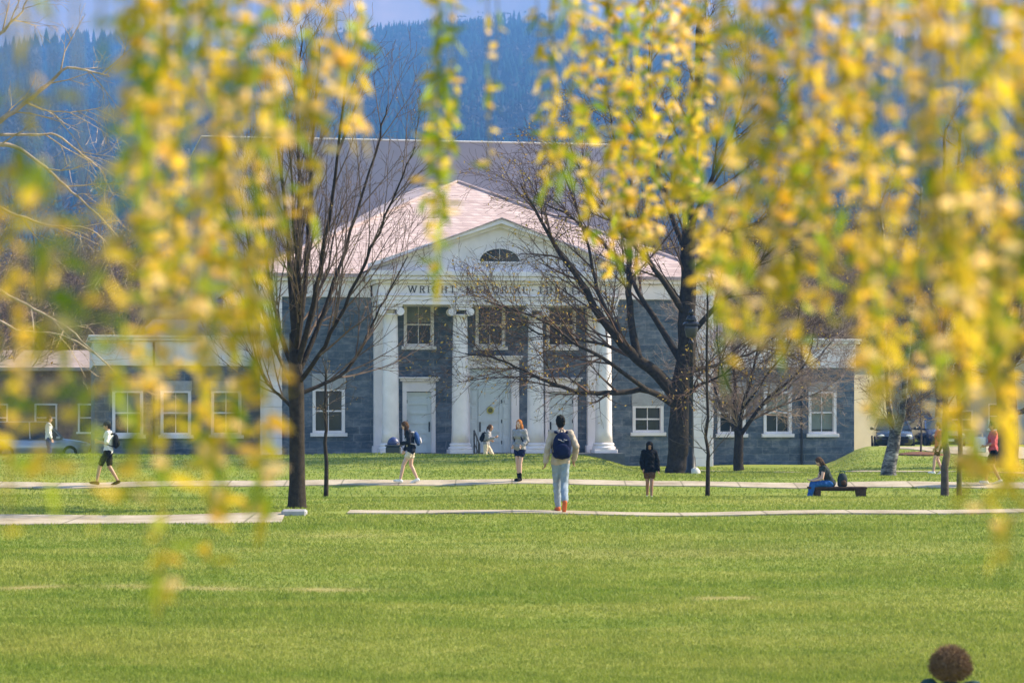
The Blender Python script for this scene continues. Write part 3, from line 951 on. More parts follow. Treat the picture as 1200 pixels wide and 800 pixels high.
# --- vase-shaped street tree in front of the left bays
g = random.Random(3)
D1 = 45.3
b1 = Vector((XX(348, D1), D1, H(XX(348, D1), D1) - .03))
P1 = dict(seg=[.45, .35, .22, .16], wig=[.03, .05, .08, .11], up=[.02, .05, .05, .04], nch=[15, 6, 3, 0], t0=[.22, .2, .25, 0], ang=[.36, .5, .6, 0],
          len=[0, 1.9, .75, .34], rad=[0, .022, .009, .005], rmin=.0036, tap=.8, prefer=None)
ch = []
ch.append((0, [b1 * 0 + Vector((0, 0, -.1)), Vector((0, 0, .12)), Vector((.005, 0, .5)), Vector((.0, 0, 1.2)), W(348, 485, D1) - b1, W(347, 455, D1) - b1, W(346, 425, D1) - b1, W(345, 390, D1) - b1],
           [.215, .175, .15, .142, .14, .15, .12, .095]))
for k, (pts, r) in enumerate([
    ([(346, 400, 0), (341, 340, .1), (334, 250, .3), (326, 150, .4), (322, 60, .5)], .075),
    ([(345, 405, 0), (347, 330, -.2), (350, 240, -.4), (350, 130, -.6), (352, 30, -.7)], .085),
    ([(346, 415, 0), (355, 350, .3), (362, 260, .6), (367, 160, .9), (374, 50, 1.1)], .08),
    ([(348, 430, 0), (364, 370, -.3), (378, 300, -.6), (392, 210, -.9), (404, 100, -1.1), (409, 55, -1.2)], .07),
    ([(348, 440, 0), (368, 395, .3), (392, 330, .7), (418, 250, 1.1), (445, 160, 1.4), (455, 122, 1.5)], .062),
    ([(349, 450, 0), (372, 418, -.4), (404, 360, -.8), (436, 290, -1.2), (466, 220, -1.5), (486, 172, -1.7)], .055),
    ([(349, 462, 0), (374, 452, .2), (404, 436, .4), (422, 410, .5), (440, 372, .6), (462, 330, .7), (478, 300, .8)], .045),
    ([(345, 435, 0), (330, 395, .3), (318, 340, .6), (308, 260, .8), (300, 180, 1)], .06),
    ([(344, 452, 0), (330, 425, -.3), (312, 380, -.7), (294, 300, -1), (280, 220, -1.2)], .05),
    ([(343, 478, 0), (333, 468, .2), (320, 456, .4), (308, 440, .5), (296, 405, .6), (284, 350, .7)], .042),
    ([(345, 410, 0), (350, 360, 1.0), (356, 270, 1.8), (360, 170, 2.4)], .06),
    ([(346, 410, 0), (352, 350, -.9), (344, 260, -1.7), (338, 150, -2.3)], .06),
    ([(347, 425, 0), (360, 388, 1.2), (384, 310, 2.1), (400, 240, 2.7)], .05),
]):
    limb(ch, locals_of(pts, D1, b1, g), r, .010, P1, g, 0, .18)
tree('maple_tree', b1, 'bare vase-shaped maple with many upright shoots standing by the kerb stone', ch, .034, 'bark_dark', 'twig_brown', None, (500, .016), g)

# --- big spreading tree right of the portico
g = random.Random(8)
D2 = 77.5
b2 = Vector((XX(795, D2), D2, H(XX(795, D2), D2) - .04))
P2t = dict(seg=[.7, .5, .34, .22], wig=[.05, .08, .11, .15], up=[.0, .03, .03, .02], nch=[13, 9, 6, 0], t0=[.2, .15, .2, 0], ang=[.6, .65, .7, 0],
           len=[0, 3.0, 1.35, .62], rad=[0, .046, .016, .0075], rmin=.0050, tap=.82)
ch = []
tr = [W(795, 556, D2), W(795, 545, D2), W(796, 520, D2), W(798, 470, D2), W(803, 420, D2), W(806, 360, D2), W(805, 300, D2), W(808, 240, D2), W(812, 170, D2), W(818, 90, D2), W(822, 20, D2)]
limb(ch, [p - b2 for p in tr], .38, .06, P2t, g, 0, .5, 3)
ch[0] = (0, ch[0][1], [(.56 if i == 0 else .44 if i < 3 else .375 - .29 * min(1, max(0, (i - 6) / (len(ch[0][1]) - 6)))) for i in range(len(ch[0][1]))])
for pts, r in [
    ([(797, 470, 0), (770, 438, -.5), (738, 412, -.9), (705, 372, -1.4), (680, 330, -1.8), (652, 290, -2.2), (630, 252, -2.5), (610, 215, -2.8)], .24),
    ([(748, 420, -.8), (740, 380, -.6), (737, 330, -.4), (738, 280, -.2), (733, 225, 0), (720, 165, .2), (712, 120, .4)], .15),
    ([(738, 412, -.9), (720, 380, .3), (700, 340, 1), (690, 290, 1.5), (672, 235, 2), (655, 190, 2.4)], .11),
    ([(795, 478, 0), (760, 458, -1), (720, 460, -1.8), (680, 459, -2.4), (640, 446, -3), (605, 430, -3.3), (575, 418, -3.6), (545, 414, -3.8)], .12),
    ([(760, 458, -1), (735, 440, -2.2), (705, 418, -3), (670, 400, -3.6), (640, 378, -4), (600, 362, -4.4), (568, 352, -4.6)], .085),
    ([(790, 450, 0), (756, 428, 1), (720, 408, 1.8), (690, 400, 2.4), (650, 396, 3), (616, 382, 3.4), (592, 366, 3.6)], .09),
    ([(802, 430, 0), (775, 385, .6), (752, 350, 1), (735, 318, 1.4), (702, 280, 1.8), (660, 250, 2.1), (628, 236, 2.4)], .13),
    ([(804, 370, 0), (778, 330, -.8), (756, 300, -1.3), (720, 262, -1.8), (690, 225, -2.1), (668, 170, -2.4)], .12),
    ([(806, 340, 0), (826, 300, .6), (855, 272, 1.1), (885, 262, 1.5), (920, 238, 1.9), (950, 205, 2.2)], .13),
    ([(804, 400, 0), (836, 362, -.6), (872, 330, -1.1), (905, 292, -1.6), (940, 268, -2.2)], .11),
    ([(806, 300, 0), (786, 250, .8), (770, 190, 1.4), (762, 120, 1.8), (760, 50, 2)], .11),
    ([(807, 270, 0), (832, 215, -.7), (856, 160, -1.2), (880, 90, -1.6)], .11),
    ([(800, 440, 0), (826, 430, 1.2), (860, 422, 2.2), (895, 405, 3), (925, 380, 3.6)], .08),
    ([(798, 470, 0), (818, 452, -1.4), (842, 442, -2.4), (870, 420, -3.2)], .07),
]:
    limb(ch, locals_of(pts, D2, b2, g), r, .018, P2t, g, 0, .22)
tree('oak_tree', b2, 'large bare tree with a thick dark trunk and limbs spreading across the portico', ch, .05, 'bark_dark', 'twig_oak', None, (5200, .046), g)

# --- several-stemmed small tree before the right wing
g = random.Random(21)
D3 = 84.0
b3 = Vector((XX(866, D3), D3, H(XX(866, D3), D3) - .03))
P3t = dict(seg=[.5, .35, .25, .18], wig=[.05, .09, .12, .16], up=[.01, .04, .03, .02], nch=[15, 9, 5, 0], t0=[.15, .12, .15, 0], ang=[.65, .7, .7, 0],
           len=[0, 2.3, 1.1, .5], rad=[0, .030, .012, .0075], rmin=.0056, tap=.8)
ch = []
limb(ch, locals_of([(866, 551), (865, 540), (866, 515), (865, 500)], D3, b3, g), .20, .15, P3t, g, 0, .97)
for pts, r in [
    ([(865, 512, 0), (861, 480, .2), (862, 450, .4), (858, 410, .6), (862, 360, .8), (868, 310, 1)], .11),
    ([(866, 512, 0), (880, 492, -.3), (900, 466, -.7), (930, 442, -1), (948, 418, -1.2), (955, 380, -1.4)], .095),
    ([(865, 508, 0), (846, 480, .4), (836, 450, .8), (820, 420, 1.2), (812, 380, 1.5)], .08),
    ([(866, 505, 0), (872, 470, -.6), (884, 430, -1), (892, 380, -1.4), (905, 330, -1.7)], .085),
    ([(880, 492, -.3), (905, 480, .6), (932, 468, 1.2), (960, 460, 1.8), (985, 440, 2.2)], .055),
    ([(872, 478, -.5), (898, 440, -1.4), (926, 400, -2), (940, 350, -2.4)], .06),
    ([(870, 490, .4), (912, 462, 1.4), (950, 430, 2.2), (978, 396, 2.8)], .055),
    ([(862, 470, .3), (846, 432, -.4), (840, 390, -1), (844, 345, -1.5)], .06),
]:
    limb(ch, locals_of(pts, D3, b3, g), r, .014, P3t, g, 0, .15)
tree('crabapple_tree', b3, 'low several-stemmed tree full of pinkish brown twigs before the right wing', ch, .036, 'bark_dark', 'twig_pink', None, (300, .03), g)

# --- saplings
PS = dict(seg=[.4, .22, .14], wig=[.015, .09, .14], up=[.0, .03, .03], nch=[16, 5, 0], t0=[.45, .25, 0], ang=[1.0, .6, 0],
          len=[0, 1.0, .38], rad=[0, .013, .006], rmin=.0042, tap=.75)
for px, d, top, lab, sd, t0 in ((382, 51.2, 432, 'thin dark sapling with a few twigs before the left window', 5, .62), (829, 50.9, 330, 'tall straight sapling beside the lamp post', 6, .35)):
    g = random.Random(sd); b = Vector((XX(px, d), d, H(XX(px, d), d) - .05))
    ch = []
    limb(ch, [Vector((0, 0, 0)), Vector((.01, 0, .8)), Vector((-.01, .01, 1.7)), Vector((.0, 0, CAM_Z + (HOR - top) / FPX * d - b.z))], .058, .022, PS, g, 0, t0)
    tree('sapling', b, lab, ch, .02, 'bark_dark', 'bark_grey', None, (60, .014), g)

# --- birch
g = random.Random(31)
D5 = 71.0; b5 = Vector((XX(1041, D5), D5, H(XX(1041, D5), D5) - .04))
PB = dict(seg=[.5, .4, .25, .16], wig=[.03, .08, .11, .14], up=[.02, -.01, -.04, -.05], nch=[10, 7, 4, 0], t0=[.3, .15, .15, 0], ang=[.6, .6, .6, 0],
          len=[0, 1.9, 1.0, .5], rad=[0, .024, .010, .006], rmin=.0055, tap=.8)
ch = []
limb(ch, locals_of([(1041, 558), (1042, 545), (1047, 522), (1049, 505)], D5, b5, g), .26, .17, PB, g, 0, .97)
for pts, r in [([(1048, 512, 0), (1043, 485, .2), (1040, 450, .4), (1036, 390, .6), (1034, 300, .7), (1030, 210, .8)], .12),
               ([(1049, 512, 0), (1056, 490, -.3), (1060, 455, -.5), (1066, 390, -.7), (1072, 310, -.9), (1080, 220, -1)], .13)]:
    limb(ch, locals_of(pts, D5, b5, g), r, .03, PB, g, 0, .25)
tree('birch_tree', b5, 'twin-stemmed birch with patchy white and dark bark', ch, .05, 'birch', 'twig_brown', None, (700, .03), g)

# --- pair of slim trees near the right end of the lawn
for px, d, r, sd, lab, br in ((1107, 51.0, .10, 41, 'thicker of the two slim dark trees past the bench', 1), (1124, 51.6, .065, 42, 'thinner of the two slim dark trees past the bench', -1)):
    g = random.Random(sd); b = Vector((XX(px, d), d, H(XX(px, d), d) - .04))
    P4t = dict(seg=[.5, .35, .22], wig=[.03, .08, .12], up=[.02, .03, .02], nch=[12, 7, 0], t0=[.4, .2, 0], ang=[.8, .6, 0], len=[0, 1.5, .6], rad=[0, .026, .010], rmin=.0045, tap=.8)
    ch = []
    limb(ch, locals_of([(px, 583), (px, 560), (px + 1, 500), (px - 1, 430), (px + 2, 340), (px - 2, 230), (px + 2, 150)], d, b, g), r, .03, P4t, g, 0, .38)
    if br > 0: limb(ch, locals_of([(px + 2, 448, 0), (px + 20, 434, .2), (px + 38, 424, .4), (px + 66, 396, .6)], d, b, g), .045, .015, P4t, g, 0, .3)
    tree('slim_tree', b, lab, ch, .03, 'bark_grey', 'twig_brown', None, (120, .018), g)

# --- large trunk at the right end
g = random.Random(51)
D6 = 84.0; b6 = Vector((XX(1181, D6), D6, H(XX(1181, D6), D6) - .05))
ch = []
limb(ch, locals_of([(1181, 548), (1180, 535), (1181, 510), (1180, 475), (1178, 440)], D6, b6, g), .44, .34, P2t, g, 0, .98)
for pts, r in [([(1180, 470, 0), (1164, 440, .3), (1150, 390, .6), (1136, 320, .8), (1120, 240, 1)], .2), ([(1180, 460, 0), (1186, 410, -.3), (1196, 330, -.6), (1204, 240, -.9)], .22),
               ([(1181, 482, 0), (1200, 482, .3), (1224, 470, .6), (1250, 440, .9)], .12), ([(1179, 450, 0), (1170, 400, -1), (1172, 320, -1.8), (1160, 230, -2.4)], .16)]:
    limb(ch, locals_of(pts, D6, b6, g), r, .03, P2t, g, 0, .2)
tree('oak_tree', b6, 'bare tree with a massive brown trunk beside the pale drive', ch, .05, 'bark_grey', 'twig_brown', None, (900, .04), g)

# --- pale branches reaching in at the left edge
g = random.Random(61)
D7 = 30.0; b7 = Vector((XX(-110, D7), D7, H(XX(-110, D7), D7) - .05))
P7 = dict(seg=[.3, .25, .18, .12], wig=[.05, .10, .12, .14], up=[0, .0, .01, .01], nch=[6, 4, 3, 0], t0=[.25, .25, .25, 0], ang=[.7, .7, .7, 0],
          len=[0, .85, .42, .2], rad=[0, .012, .006, .004], rmin=.0024, tap=.75)
ch = []
limb(ch, locals_of([(-110, 690), (-108, 600), (-104, 480), (-106, 340), (-100, 220), (-102, 80), (-96, -60)], D7, b7, g), .17, .05, P7, g, 0, .6)
for pts, r in [
    ([(-102, 190, 0), (-50, 165, .1), (0, 142, .2), (30, 120, .3), (60, 96, .4), (78, 80, .4), (118, 86, .5), (128, 90, .5)], .05),
    ([(30, 120, .3), (56, 130, .5), (90, 131, .6), (118, 126, .7)], .016),
    ([(-104, 230, 0), (-40, 170, -.1), (0, 170, -.2), (18, 172, -.2), (48, 192, -.3), (70, 212, -.3), (98, 238, -.4), (120, 256, -.4), (140, 280, -.4)], .04),
    ([(0, 158, -.1), (40, 158, 0), (66, 158, .1), (92, 178, .2), (115, 196, .3), (126, 212, .3)], .02),
    ([(-104, 280, 0), (-30, 236, .3), (20, 252, .4), (60, 265, .5), (95, 266, .5), (118, 278, .6), (134, 300, .6)], .028),
    ([(-100, 120, 0), (-40, 70, .2), (0, 40, .3), (12, 28, .3), (26, 14, .4), (34, -6, .4)], .035),
    ([(-104, 300, 0), (-40, 310, -.3), (0, 340, -.4), (40, 362, -.5), (80, 385, -.5), (110, 412, -.6), (140, 440, -.6)], .03),
    ([(-104, 380, 0), (-40, 360, .5), (20, 386, .6), (70, 392, .7), (105, 410, .7), (128, 428, .7)], .025),
    ([(118, 88, .5), (150, 60, .6), (170, 40, .6), (186, 14, .7)], .014),
]:
    limb(ch, locals_of(pts, D7, b7, g), r, .006, P7, g, 0, .25)
tree('bare_tree', b7, 'pale barked bare tree reaching crooked sunlit branches in from the left edge', ch, .02, 'bark_pale', 'bark_pale', None, None, g)

# --- rows of bare trees behind the buildings
PBG = dict(seg=[.9, .8, .5, .35], wig=[.04, .08, .12, .15], up=[.02, .04, .03, .02], nch=[13, 9, 7, 0], t0=[.22, .15, .15, 0], ang=[.62, .6, .65, 0],
           len=[0, 5.2, 2.3, 1.1], rad=[0, .09, .032, .017], rmin=.013, tap=.85)
protos = []
for k in range(4):
    g = random.Random(100 + k)
    ch = []
    hh = 11 + k
    p = [Vector((0, 0, -.3)), Vector((.05, 0, 1.5)), Vector((g.uniform(-.2, .2), g.uniform(-.2, .2), 4)), Vector((g.uniform(-.4, .4), g.uniform(-.4, .4), 8)), Vector((g.uniform(-.6, .6), 0, hh))]
    limb(ch, p, .26, .04, PBG, g, 0, .2)
    for j in range(3):
        a = g.uniform(0, 6.28); q = Vector((0, 0, 2.2 + j * .8)); e = Vector((math.cos(a) * 3.4, math.sin(a) * 3.4, hh * .78 - j))
        limb(ch, [q, q.lerp(e, .35) + Vector((0, 0, .2)), q.lerp(e, .7) + Vector((0, 0, .5)), e], .13, .03, PBG, g, 0, .2)
    A, B = tree_mesh(ch, .1, (900, .09), g)
    protos.append((A, B))
proto_meshes = []
for A, B in protos:
    ma, mb_ = A.mesh('trunk'), B.mesh('crown')
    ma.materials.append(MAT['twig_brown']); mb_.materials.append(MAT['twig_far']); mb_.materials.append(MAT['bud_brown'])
    mb_.polygons.foreach_set('material_index', B.m)
    proto_meshes.append((ma, mb_))


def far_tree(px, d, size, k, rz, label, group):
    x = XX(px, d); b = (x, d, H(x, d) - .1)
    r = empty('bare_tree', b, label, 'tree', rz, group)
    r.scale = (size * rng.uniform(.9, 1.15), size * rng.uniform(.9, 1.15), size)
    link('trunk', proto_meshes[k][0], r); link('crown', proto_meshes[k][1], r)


ORD = ['first', 'second', 'third', 'fourth', 'fifth', 'sixth', 'seventh', 'eighth', 'ninth', 'tenth', 'eleventh', 'twelfth', 'thirteenth', 'fourteenth', 'fifteenth', 'sixteenth']
left_row = [(-40, 150, 1.0), (-12, 128, .95), (14, 170, 1.1), (40, 140, .9), (66, 190, 1.15), (92, 160, 1.0), (112, 215, 1.2), (136, 150, .95), (160, 185, 1.1), (184, 165, .9), (206, 205, 1.05)]
for i, (px, d, s_) in enumerate(left_row):
    far_tree(px, d, s_, i % 4, i * 1.7, f'bare tree behind the left wing, {ORD[i]} of its row counted from the photo edge', 'bare trees behind the left wing')
right_row = [(742, 150, 1.0), (772, 172, 1.05), (804, 142, 1.0), (838, 160, 1.1), (872, 135, .95), (904, 168, 1.15), (938, 150, 1.0), (970, 132, .9), (1002, 172, 1.15), (1034, 152, 1.05), (1066, 165, 1.1), (1098, 140, .95), (1130, 165, 1.1), (1164, 150, 1.05), (1200, 168, 1.1), (1236, 150, 1.0)]
for i, (px, d, s_) in enumerate(right_row):
    far_tree(px, d, s_, (i + 2) % 4, i * 2.3 + .5, f'bare tree behind the right wing, {ORD[i]} of its row counted from the fly tower', 'bare trees behind the right wing')


def conifer(px, d, h, label, sd):
    g = random.Random(sd); x = XX(px, d); root = empty('fir_tree', (x, d, H(x, d) - .1), label, 'tree')
    t = MB(); t.tube([(0, 0, 0), (0, 0, h * .5), (0, 0, h)], [.2, .12, .02], 7); t.build('trunk', 'bark_grey', root)
    c = MB()
    n = 420
    for i in range(n):
        z = h * (.08 + .9 * (i / n) ** 1.15); rmax = (1 - z / h) * h * .24 + .1
        a = g.uniform(0, 6.283); r0 = rmax * g.uniform(.15, .4); r1 = rmax * g.uniform(.7, 1.15)
        p0 = Vector((math.cos(a) * r0, math.sin(a) * r0, z + .15 * r1)); p1 = Vector((math.cos(a) * r1, math.sin(a) * r1, z - .28 * r1))
        s_ = Vector((-math.sin(a), math.cos(a), 0)) * r1 * .26
        m = p0.lerp(p1, .6)
        c.add([p0, m + s_ + Vector((0, 0, -.1)), p1, m - s_ + Vector((0, 0, -.12))], [(0, 1, 2, 3)])
    c.build('crown', 'near_needles', root)


conifer(72, 165, 10.5, 'dark green fir among the bare trees, near the house with the pinkish roof', 1)
conifer(20, 175, 9.0, 'dark green fir by the left edge, among the bare trees', 2)
conifer(940, 170, 8.5, 'dark green fir behind the right wing', 3)

# ------------------------------------------------------------------ far buildings


def house(name, px, d, w, dep, eave, label, rz=0., roof='hip', wall='clap_grey', roofm='far_roof', rise=2.2, wins=(), base=None, over=.4, winmat='glass'):
    """w wide, dep deep, front wall through (px, d); eave height in world z"""
    x = XX(px, d); gz = H(x, d) if base is None else base
    r = empty(name, (x, d, gz), label, 'building', rz)
    e = eave - gz
    ops = []
    for (u, z0, ww, hh) in wins:
        f = MB(); a, b, c, dd = u - ww / 2, u + ww / 2, z0, z0 + hh
        f.box(a, a + .09, -.05, .12, c, dd); f.box(b - .09, b, -.05, .12, c, dd); f.box(a + .092, b - .092, -.05, .12, dd - .09, dd); f.box(a - .08, b + .08, -.09, .12, c - .1, c - .002); f.box(a + .092, b - .092, .05, .1, (c + dd) / 2 - .03, (c + dd) / 2 + .03)
        fr = f.build('window', 'white_paint', r)
        p = MB(); p.box(a + .02, b - .02, .11, .13, c + .02, dd - .02); p.build('pane', winmat, fr)
        ops.append((a, b, c, dd))
    mb = MB(); wall_front(mb, -w / 2, w / 2, -.6, e, 0, ops)
    for a, b in ((-w / 2, -w / 2 + .2), (w / 2 - .2, w / 2)): mb.box(a, b, .001, dep, -.6, e)
    mb.box(-w / 2 + .21, w / 2 - .21, dep - .2, dep, -.6, e); mb.build('wall', wall, r)
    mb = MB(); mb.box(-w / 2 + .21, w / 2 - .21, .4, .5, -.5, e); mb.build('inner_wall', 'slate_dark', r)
    mb = MB(); o = over
    c4 = [Vector((-w / 2 - o, -o, e)), Vector((w / 2 + o, -o, e)), Vector((w / 2 + o, dep + o, e)), Vector((-w / 2 - o, dep + o, e))]
    if roof == 'flat':
        mb.bbox(-w / 2 - o, w / 2 + o, -o, dep + o, e + .003, e + .25, .02)
    else:
        if roof == 'hip':
            k = min(w, dep) * .42; R0 = Vector((-w / 2 + k, dep / 2, e + rise)); R1 = Vector((w / 2 - k, dep / 2, e + rise))
        else:
            R0 = Vector((-w / 2 - o, dep / 2, e + rise)); R1 = Vector((w / 2 + o, dep / 2, e + rise))
        mb.add(c4 + [R0, R1], [(0, 1, 5, 4), (1, 2, 5), (2, 3, 4, 5), (3, 0, 4)])
        dn = Vector((0, 0, -.18)); mb.add(c4 + [p + dn for p in c4], [(0, 4, 5, 1), (1, 5, 6, 2), (2, 6, 7, 3), (3, 7, 4, 0), (4, 7, 6, 5)])
    mb.build('roof', roofm, r)
    return r


house('house', 105, 250, 5.2, 6, 11.0, 'small house with a pinkish hipped roof rising above the left wing', .05, 'hip', 'brick_wall', 'far_roof', 2.1, [(-1.3, 7.0, 1, 1.6), (1.2, 7.0, 1, 1.6)], None, .5)
house('house', 45, 128, 7.4, 7, 4.0, 'low house with a pale roof half hidden by the yellow leaves', 0, 'gable', 'brick_wall', 'far_roof', 1.0, [(-2.2, 1.0, 1.2, 1.5), (.4, 1.0, 1.2, 1.5), (2.6, 1.0, 1.0, 1.5)], None, .5)
house('house', 1002, 119.9, 5.4, 5.0, 4.2, 'sunlit cream house turned towards the sun past the right wing', R(42), 'hip', 'stucco_cream', 'slate_dark', 1.2, [], None, .3)
house('house', 1176, 142, 8.6, 7, 6.4, 'pale grey house with dark windows behind the drive', 0, 'gable', 'clap_white', 'far_roof', 2.2, [(-2.6, .9, 1.6, 1.1), (-.3, .9, 1.2, 1.5), (2.2, .9, 1.2, 1.5), (-2.4, 4.0, 1.2, 1.5), (0, 4.0, 1.2, 1.5), (2.4, 4.0, 1.2, 1.5)])
house('house', 1068, 158, 7.0, 7, 6.0, 'shaded lavender grey house behind the parked cars', 0, 'hip', 'clap_grey', 'slate_dark', 2.4, [(-2.2, 1.0, 1.2, 1.6), (0, 1.0, 1.2, 1.6), (2.2, 1.0, 1.2, 1.6), (-2.2, 4, 1.2, 1.5), (2.2, 4, 1.2, 1.5)])

# a small steeple among the trees
x = XX(118, 275); st = empty('steeple', (x, 275, H(x, 275)), 'narrow steeple with a dark spire and pale belfry above the bare trees', 'building')
g0 = H(x, 275); zt = lambda y: CAM_Z + (HOR - y) / FPX * 275 - g0
mb = MB(); mb.box(-1.1, 1.1, 0, 2.2, -.5, zt(331)); mb.build('wall', 'clap_white', st)
mb = MB(); mb.bbox(-1.25, 1.25, -.15, 2.35, zt(331) + .003, zt(329.5), .02)
for sx in (-.85, 0, .85):
    for yy in (.2, 2.0): mb.box(sx - .16, sx + .16, yy - .15, yy + .15, zt(329.5) + .003, zt(318))
mb.bbox(-1.3, 1.3, -.2, 2.4, zt(318) + .003, zt(313), .05); mb.build('belfry', 'clap_white', st)
mb = MB(); mb.lathe([(1.15, zt(313) + .01), (.7, zt(307)), (.25, zt(302)), (.03, zt(294))], 8, (0, 1.1, 0)); mb.build('spire', 'slate_dark', st)

# ------------------------------------------------------------------ cars


def car(px, d, rz, paint, label, suv=False, name='parked_car'):
    x = XX(px, d); r = empty(name, (x, d, H(x, d)), label, 'car', rz, 'cars parked beyond the lawn')
    hgt_ = 1.72 if suv else 1.46
    # loft of cross-sections from nose (x=+2.25) to tail
    secs = [(2.25, .62, .42, .62), (2.15, .80, .30, .74), (1.7, .88, .22, .84), (.95, .90, .20, .94), (-1.5, .90, .20, .98), (-2.05, .86, .28, .97), (-2.25, .74, .42, .80)]
    mb = MB(); vs = []
    for (X, hw, z0, z1) in secs:
        zm = (z0 + z1) / 2
        ring = [(-hw * .86, z0), (-hw, z0 + .12), (-hw, zm + .05), (-hw * .90, z1), (0, z1 + .03), (hw * .90, z1), (hw, zm + .05), (hw, z0 + .12), (hw * .86, z0), (0, z0 - .02)]
        vs += [Vector((X, y, z)) for y, z in ring]
    n = 10; k = len(secs)
    fs = [(i * n + j, i * n + (j + 1) % n, (i + 1) * n + (j + 1) % n, (i + 1) * n + j) for i in range(k - 1) for j in range(n)]
    fs += [tuple(range(n)), tuple(range((k - 1) * n + n - 1, (k - 1) * n - 1, -1))]
    mb.add(vs, fs)
    b = mb.build('body', paint, r, True)
    # roof panel on its pillars
    xr0, xr1 = (.35, -1.75) if suv else (.25, -1.05)
    mb = MB(); mb.bbox(xr1, xr0, -.62, .62, hgt_ - .05, hgt_, .02)
    for s_ in (-1, 1):
        mb.tube([(1.05, s_ * .80, .93), (xr0, s_ * .60, hgt_ - .02)], [.035, .035], 6); mb.tube([(-2.0, s_ * .78, .96), (xr1, s_ * .60, hgt_ - .02)], [.05, .05], 6)
        mb.tube([(-.35, s_ * .84, .93), (-.40, s_ * .61, hgt_ - .02)], [.035, .035], 6)
    mb.build('roof', paint, r)
    def pane(nm, q):
        m = MB(); q = [Vector(p) for p in q]; nn = (q[1] - q[0]).cross(q[3] - q[0]).normalized() * .012
        m.add(q + [p - nn for p in q], [(0, 1, 2, 3), (7, 6, 5, 4), (0, 4, 5, 1), (1, 5, 6, 2), (2, 6, 7, 3), (3, 7, 4, 0)]); m.build(nm, 'glass', r)
    zt_ = hgt_ - .04
    pane('windscreen', [(1.05, -.78, .95), (1.05, .78, .95), (xr0, .58, zt_), (xr0, -.58, zt_)])
    pane('rear_window', [(-2.0, .76, .98), (-2.0, -.76, .98), (xr1, -.58, zt_), (xr1, .58, zt_)])
    for s_ in (-1, 1):
        pane('side_window', [(1.0, s_ * .83, .95), (-.34, s_ * .84, .95), (-.39, s_ * .61, zt_), (xr0 - .02, s_ * .61, zt_)]); pane('side_window', [(-.38, s_ * .84, .95), (-1.95, s_ * .82, .97), (xr1 + .02, s_ * .61, zt_), (-.43, s_ * .61, zt_)])
        for X in (1.38, -1.38):
            m = MB(); ax = Matrix.Rotation(R(90), 3, 'X'); m.lathe([(.20, -.11), (.30, -.11), (.33, -.07), (.33, .07), (.30, .11), (.20, .11)], 22, (X, s_ * .82, .33), 0, ax); w_ = m.build('wheel', 'rubber', r)
            m = MB(); m.lathe([(.02, -.112), (.2, -.112), (.2, .112), (.02, .112)], 16, (X, s_ * .82, .33), 0, ax); m.build('rim', 'rail_metal', w_)
        m = MB(); m.ell((2.12, s_ * .60, .66), (.12, .18, .08)); m.build('headlight', 'lens_clear', r)
        m = MB(); m.ell((-2.14, s_ * .64, .80), (.10, .14, .09)); m.build('tail_light', 'lens_red', r)
        m = MB(); m.bbox(.80, .98, *sorted((s_ * .92, s_ * 1.08)), .93, 1.06, .02); m.build('mirror', paint, r)
    m = MB(); m.bbox(2.2, 2.30, -.6, .6, .34, .52, .02); m.build('bumper', 'rubber', r)
    m = MB(); m.box(2.301, 2.31, -.2, .2, .38, .49); m.build('number_plate', 'coping', r)


car(1097, 114, R(-84), 'car_navy', 'navy blue car parked nose towards the lawn, beside the pale drive')
car(1046, 113, R(-96), 'car_black', 'black car parked behind the birch')
car(1023, 127, R(-90), 'car_maroon', 'dark maroon car half hidden by the cream house', True)
car(46, 108, R(8), 'car_silver', 'silver car before the low house, mostly hidden by yellow leaves', True)

# ------------------------------------------------------------------ lamp, bench, bin, stones
d = 75.5; x = XX(810, d); lp = empty('street_lamp', (x, d, H(x, d)), 'black lamp post with a tiered lantern standing against the big trunk', 'street lamp')
zt = CAM_Z + (HOR - 362) / FPX * d - H(x, d)
mb = MB(); mb.lathe([(.20, -.1), (.20, .12), (.16, .16), (.13, .55), (.095, .62), (.085, .9), (.07, 2.2), (.06, zt - 1.1), (.09, zt - 1.08), (.09, zt - 1.02), (.05, zt - .98), (.05, zt - .9)], 16); mb.build('post', 'dark_metal', lp, True)
mb = MB(); mb.lathe([(.08, zt - .90), (.16, zt - .86), (.21, zt - .62), (.20, zt - .50)], 14); mb.build('lantern', 'lamp_glass', lp, True)
mb = MB(); mb.lathe([(.27, zt - .50), (.27, zt - .46), (.19, zt - .40)], 18); mb.build('shade', 'lamp_metal', lp)
mb = MB(); mb.lathe([(.15, zt - .398), (.17, zt - .34), (.12, zt - .24), (.06, zt - .2)], 16); mb.build('cap', 'lamp_metal', lp, True)
mb = MB(); mb.lathe([(.05, zt - .198), (.09, zt - .12), (.06, zt - .04), (.01, zt)], 12); mb.build('finial', 'lamp_metal', lp, True)


def stone(px, py, d, r, label, mat='pale_stone', sd=1):
    g = random.Random(sd); x = XX(px, d); mb = MB(); mb.ell((0, 0, r[2] * .4), r, None, 10, 7)
    mb.v = [v * (1 + .12 * g.uniform(-1, 1)) for v in mb.v]
    o = mb.build('stone', mat, None, True); o.location = (x, d, H(x, d)); tag(o, label, 'stone')


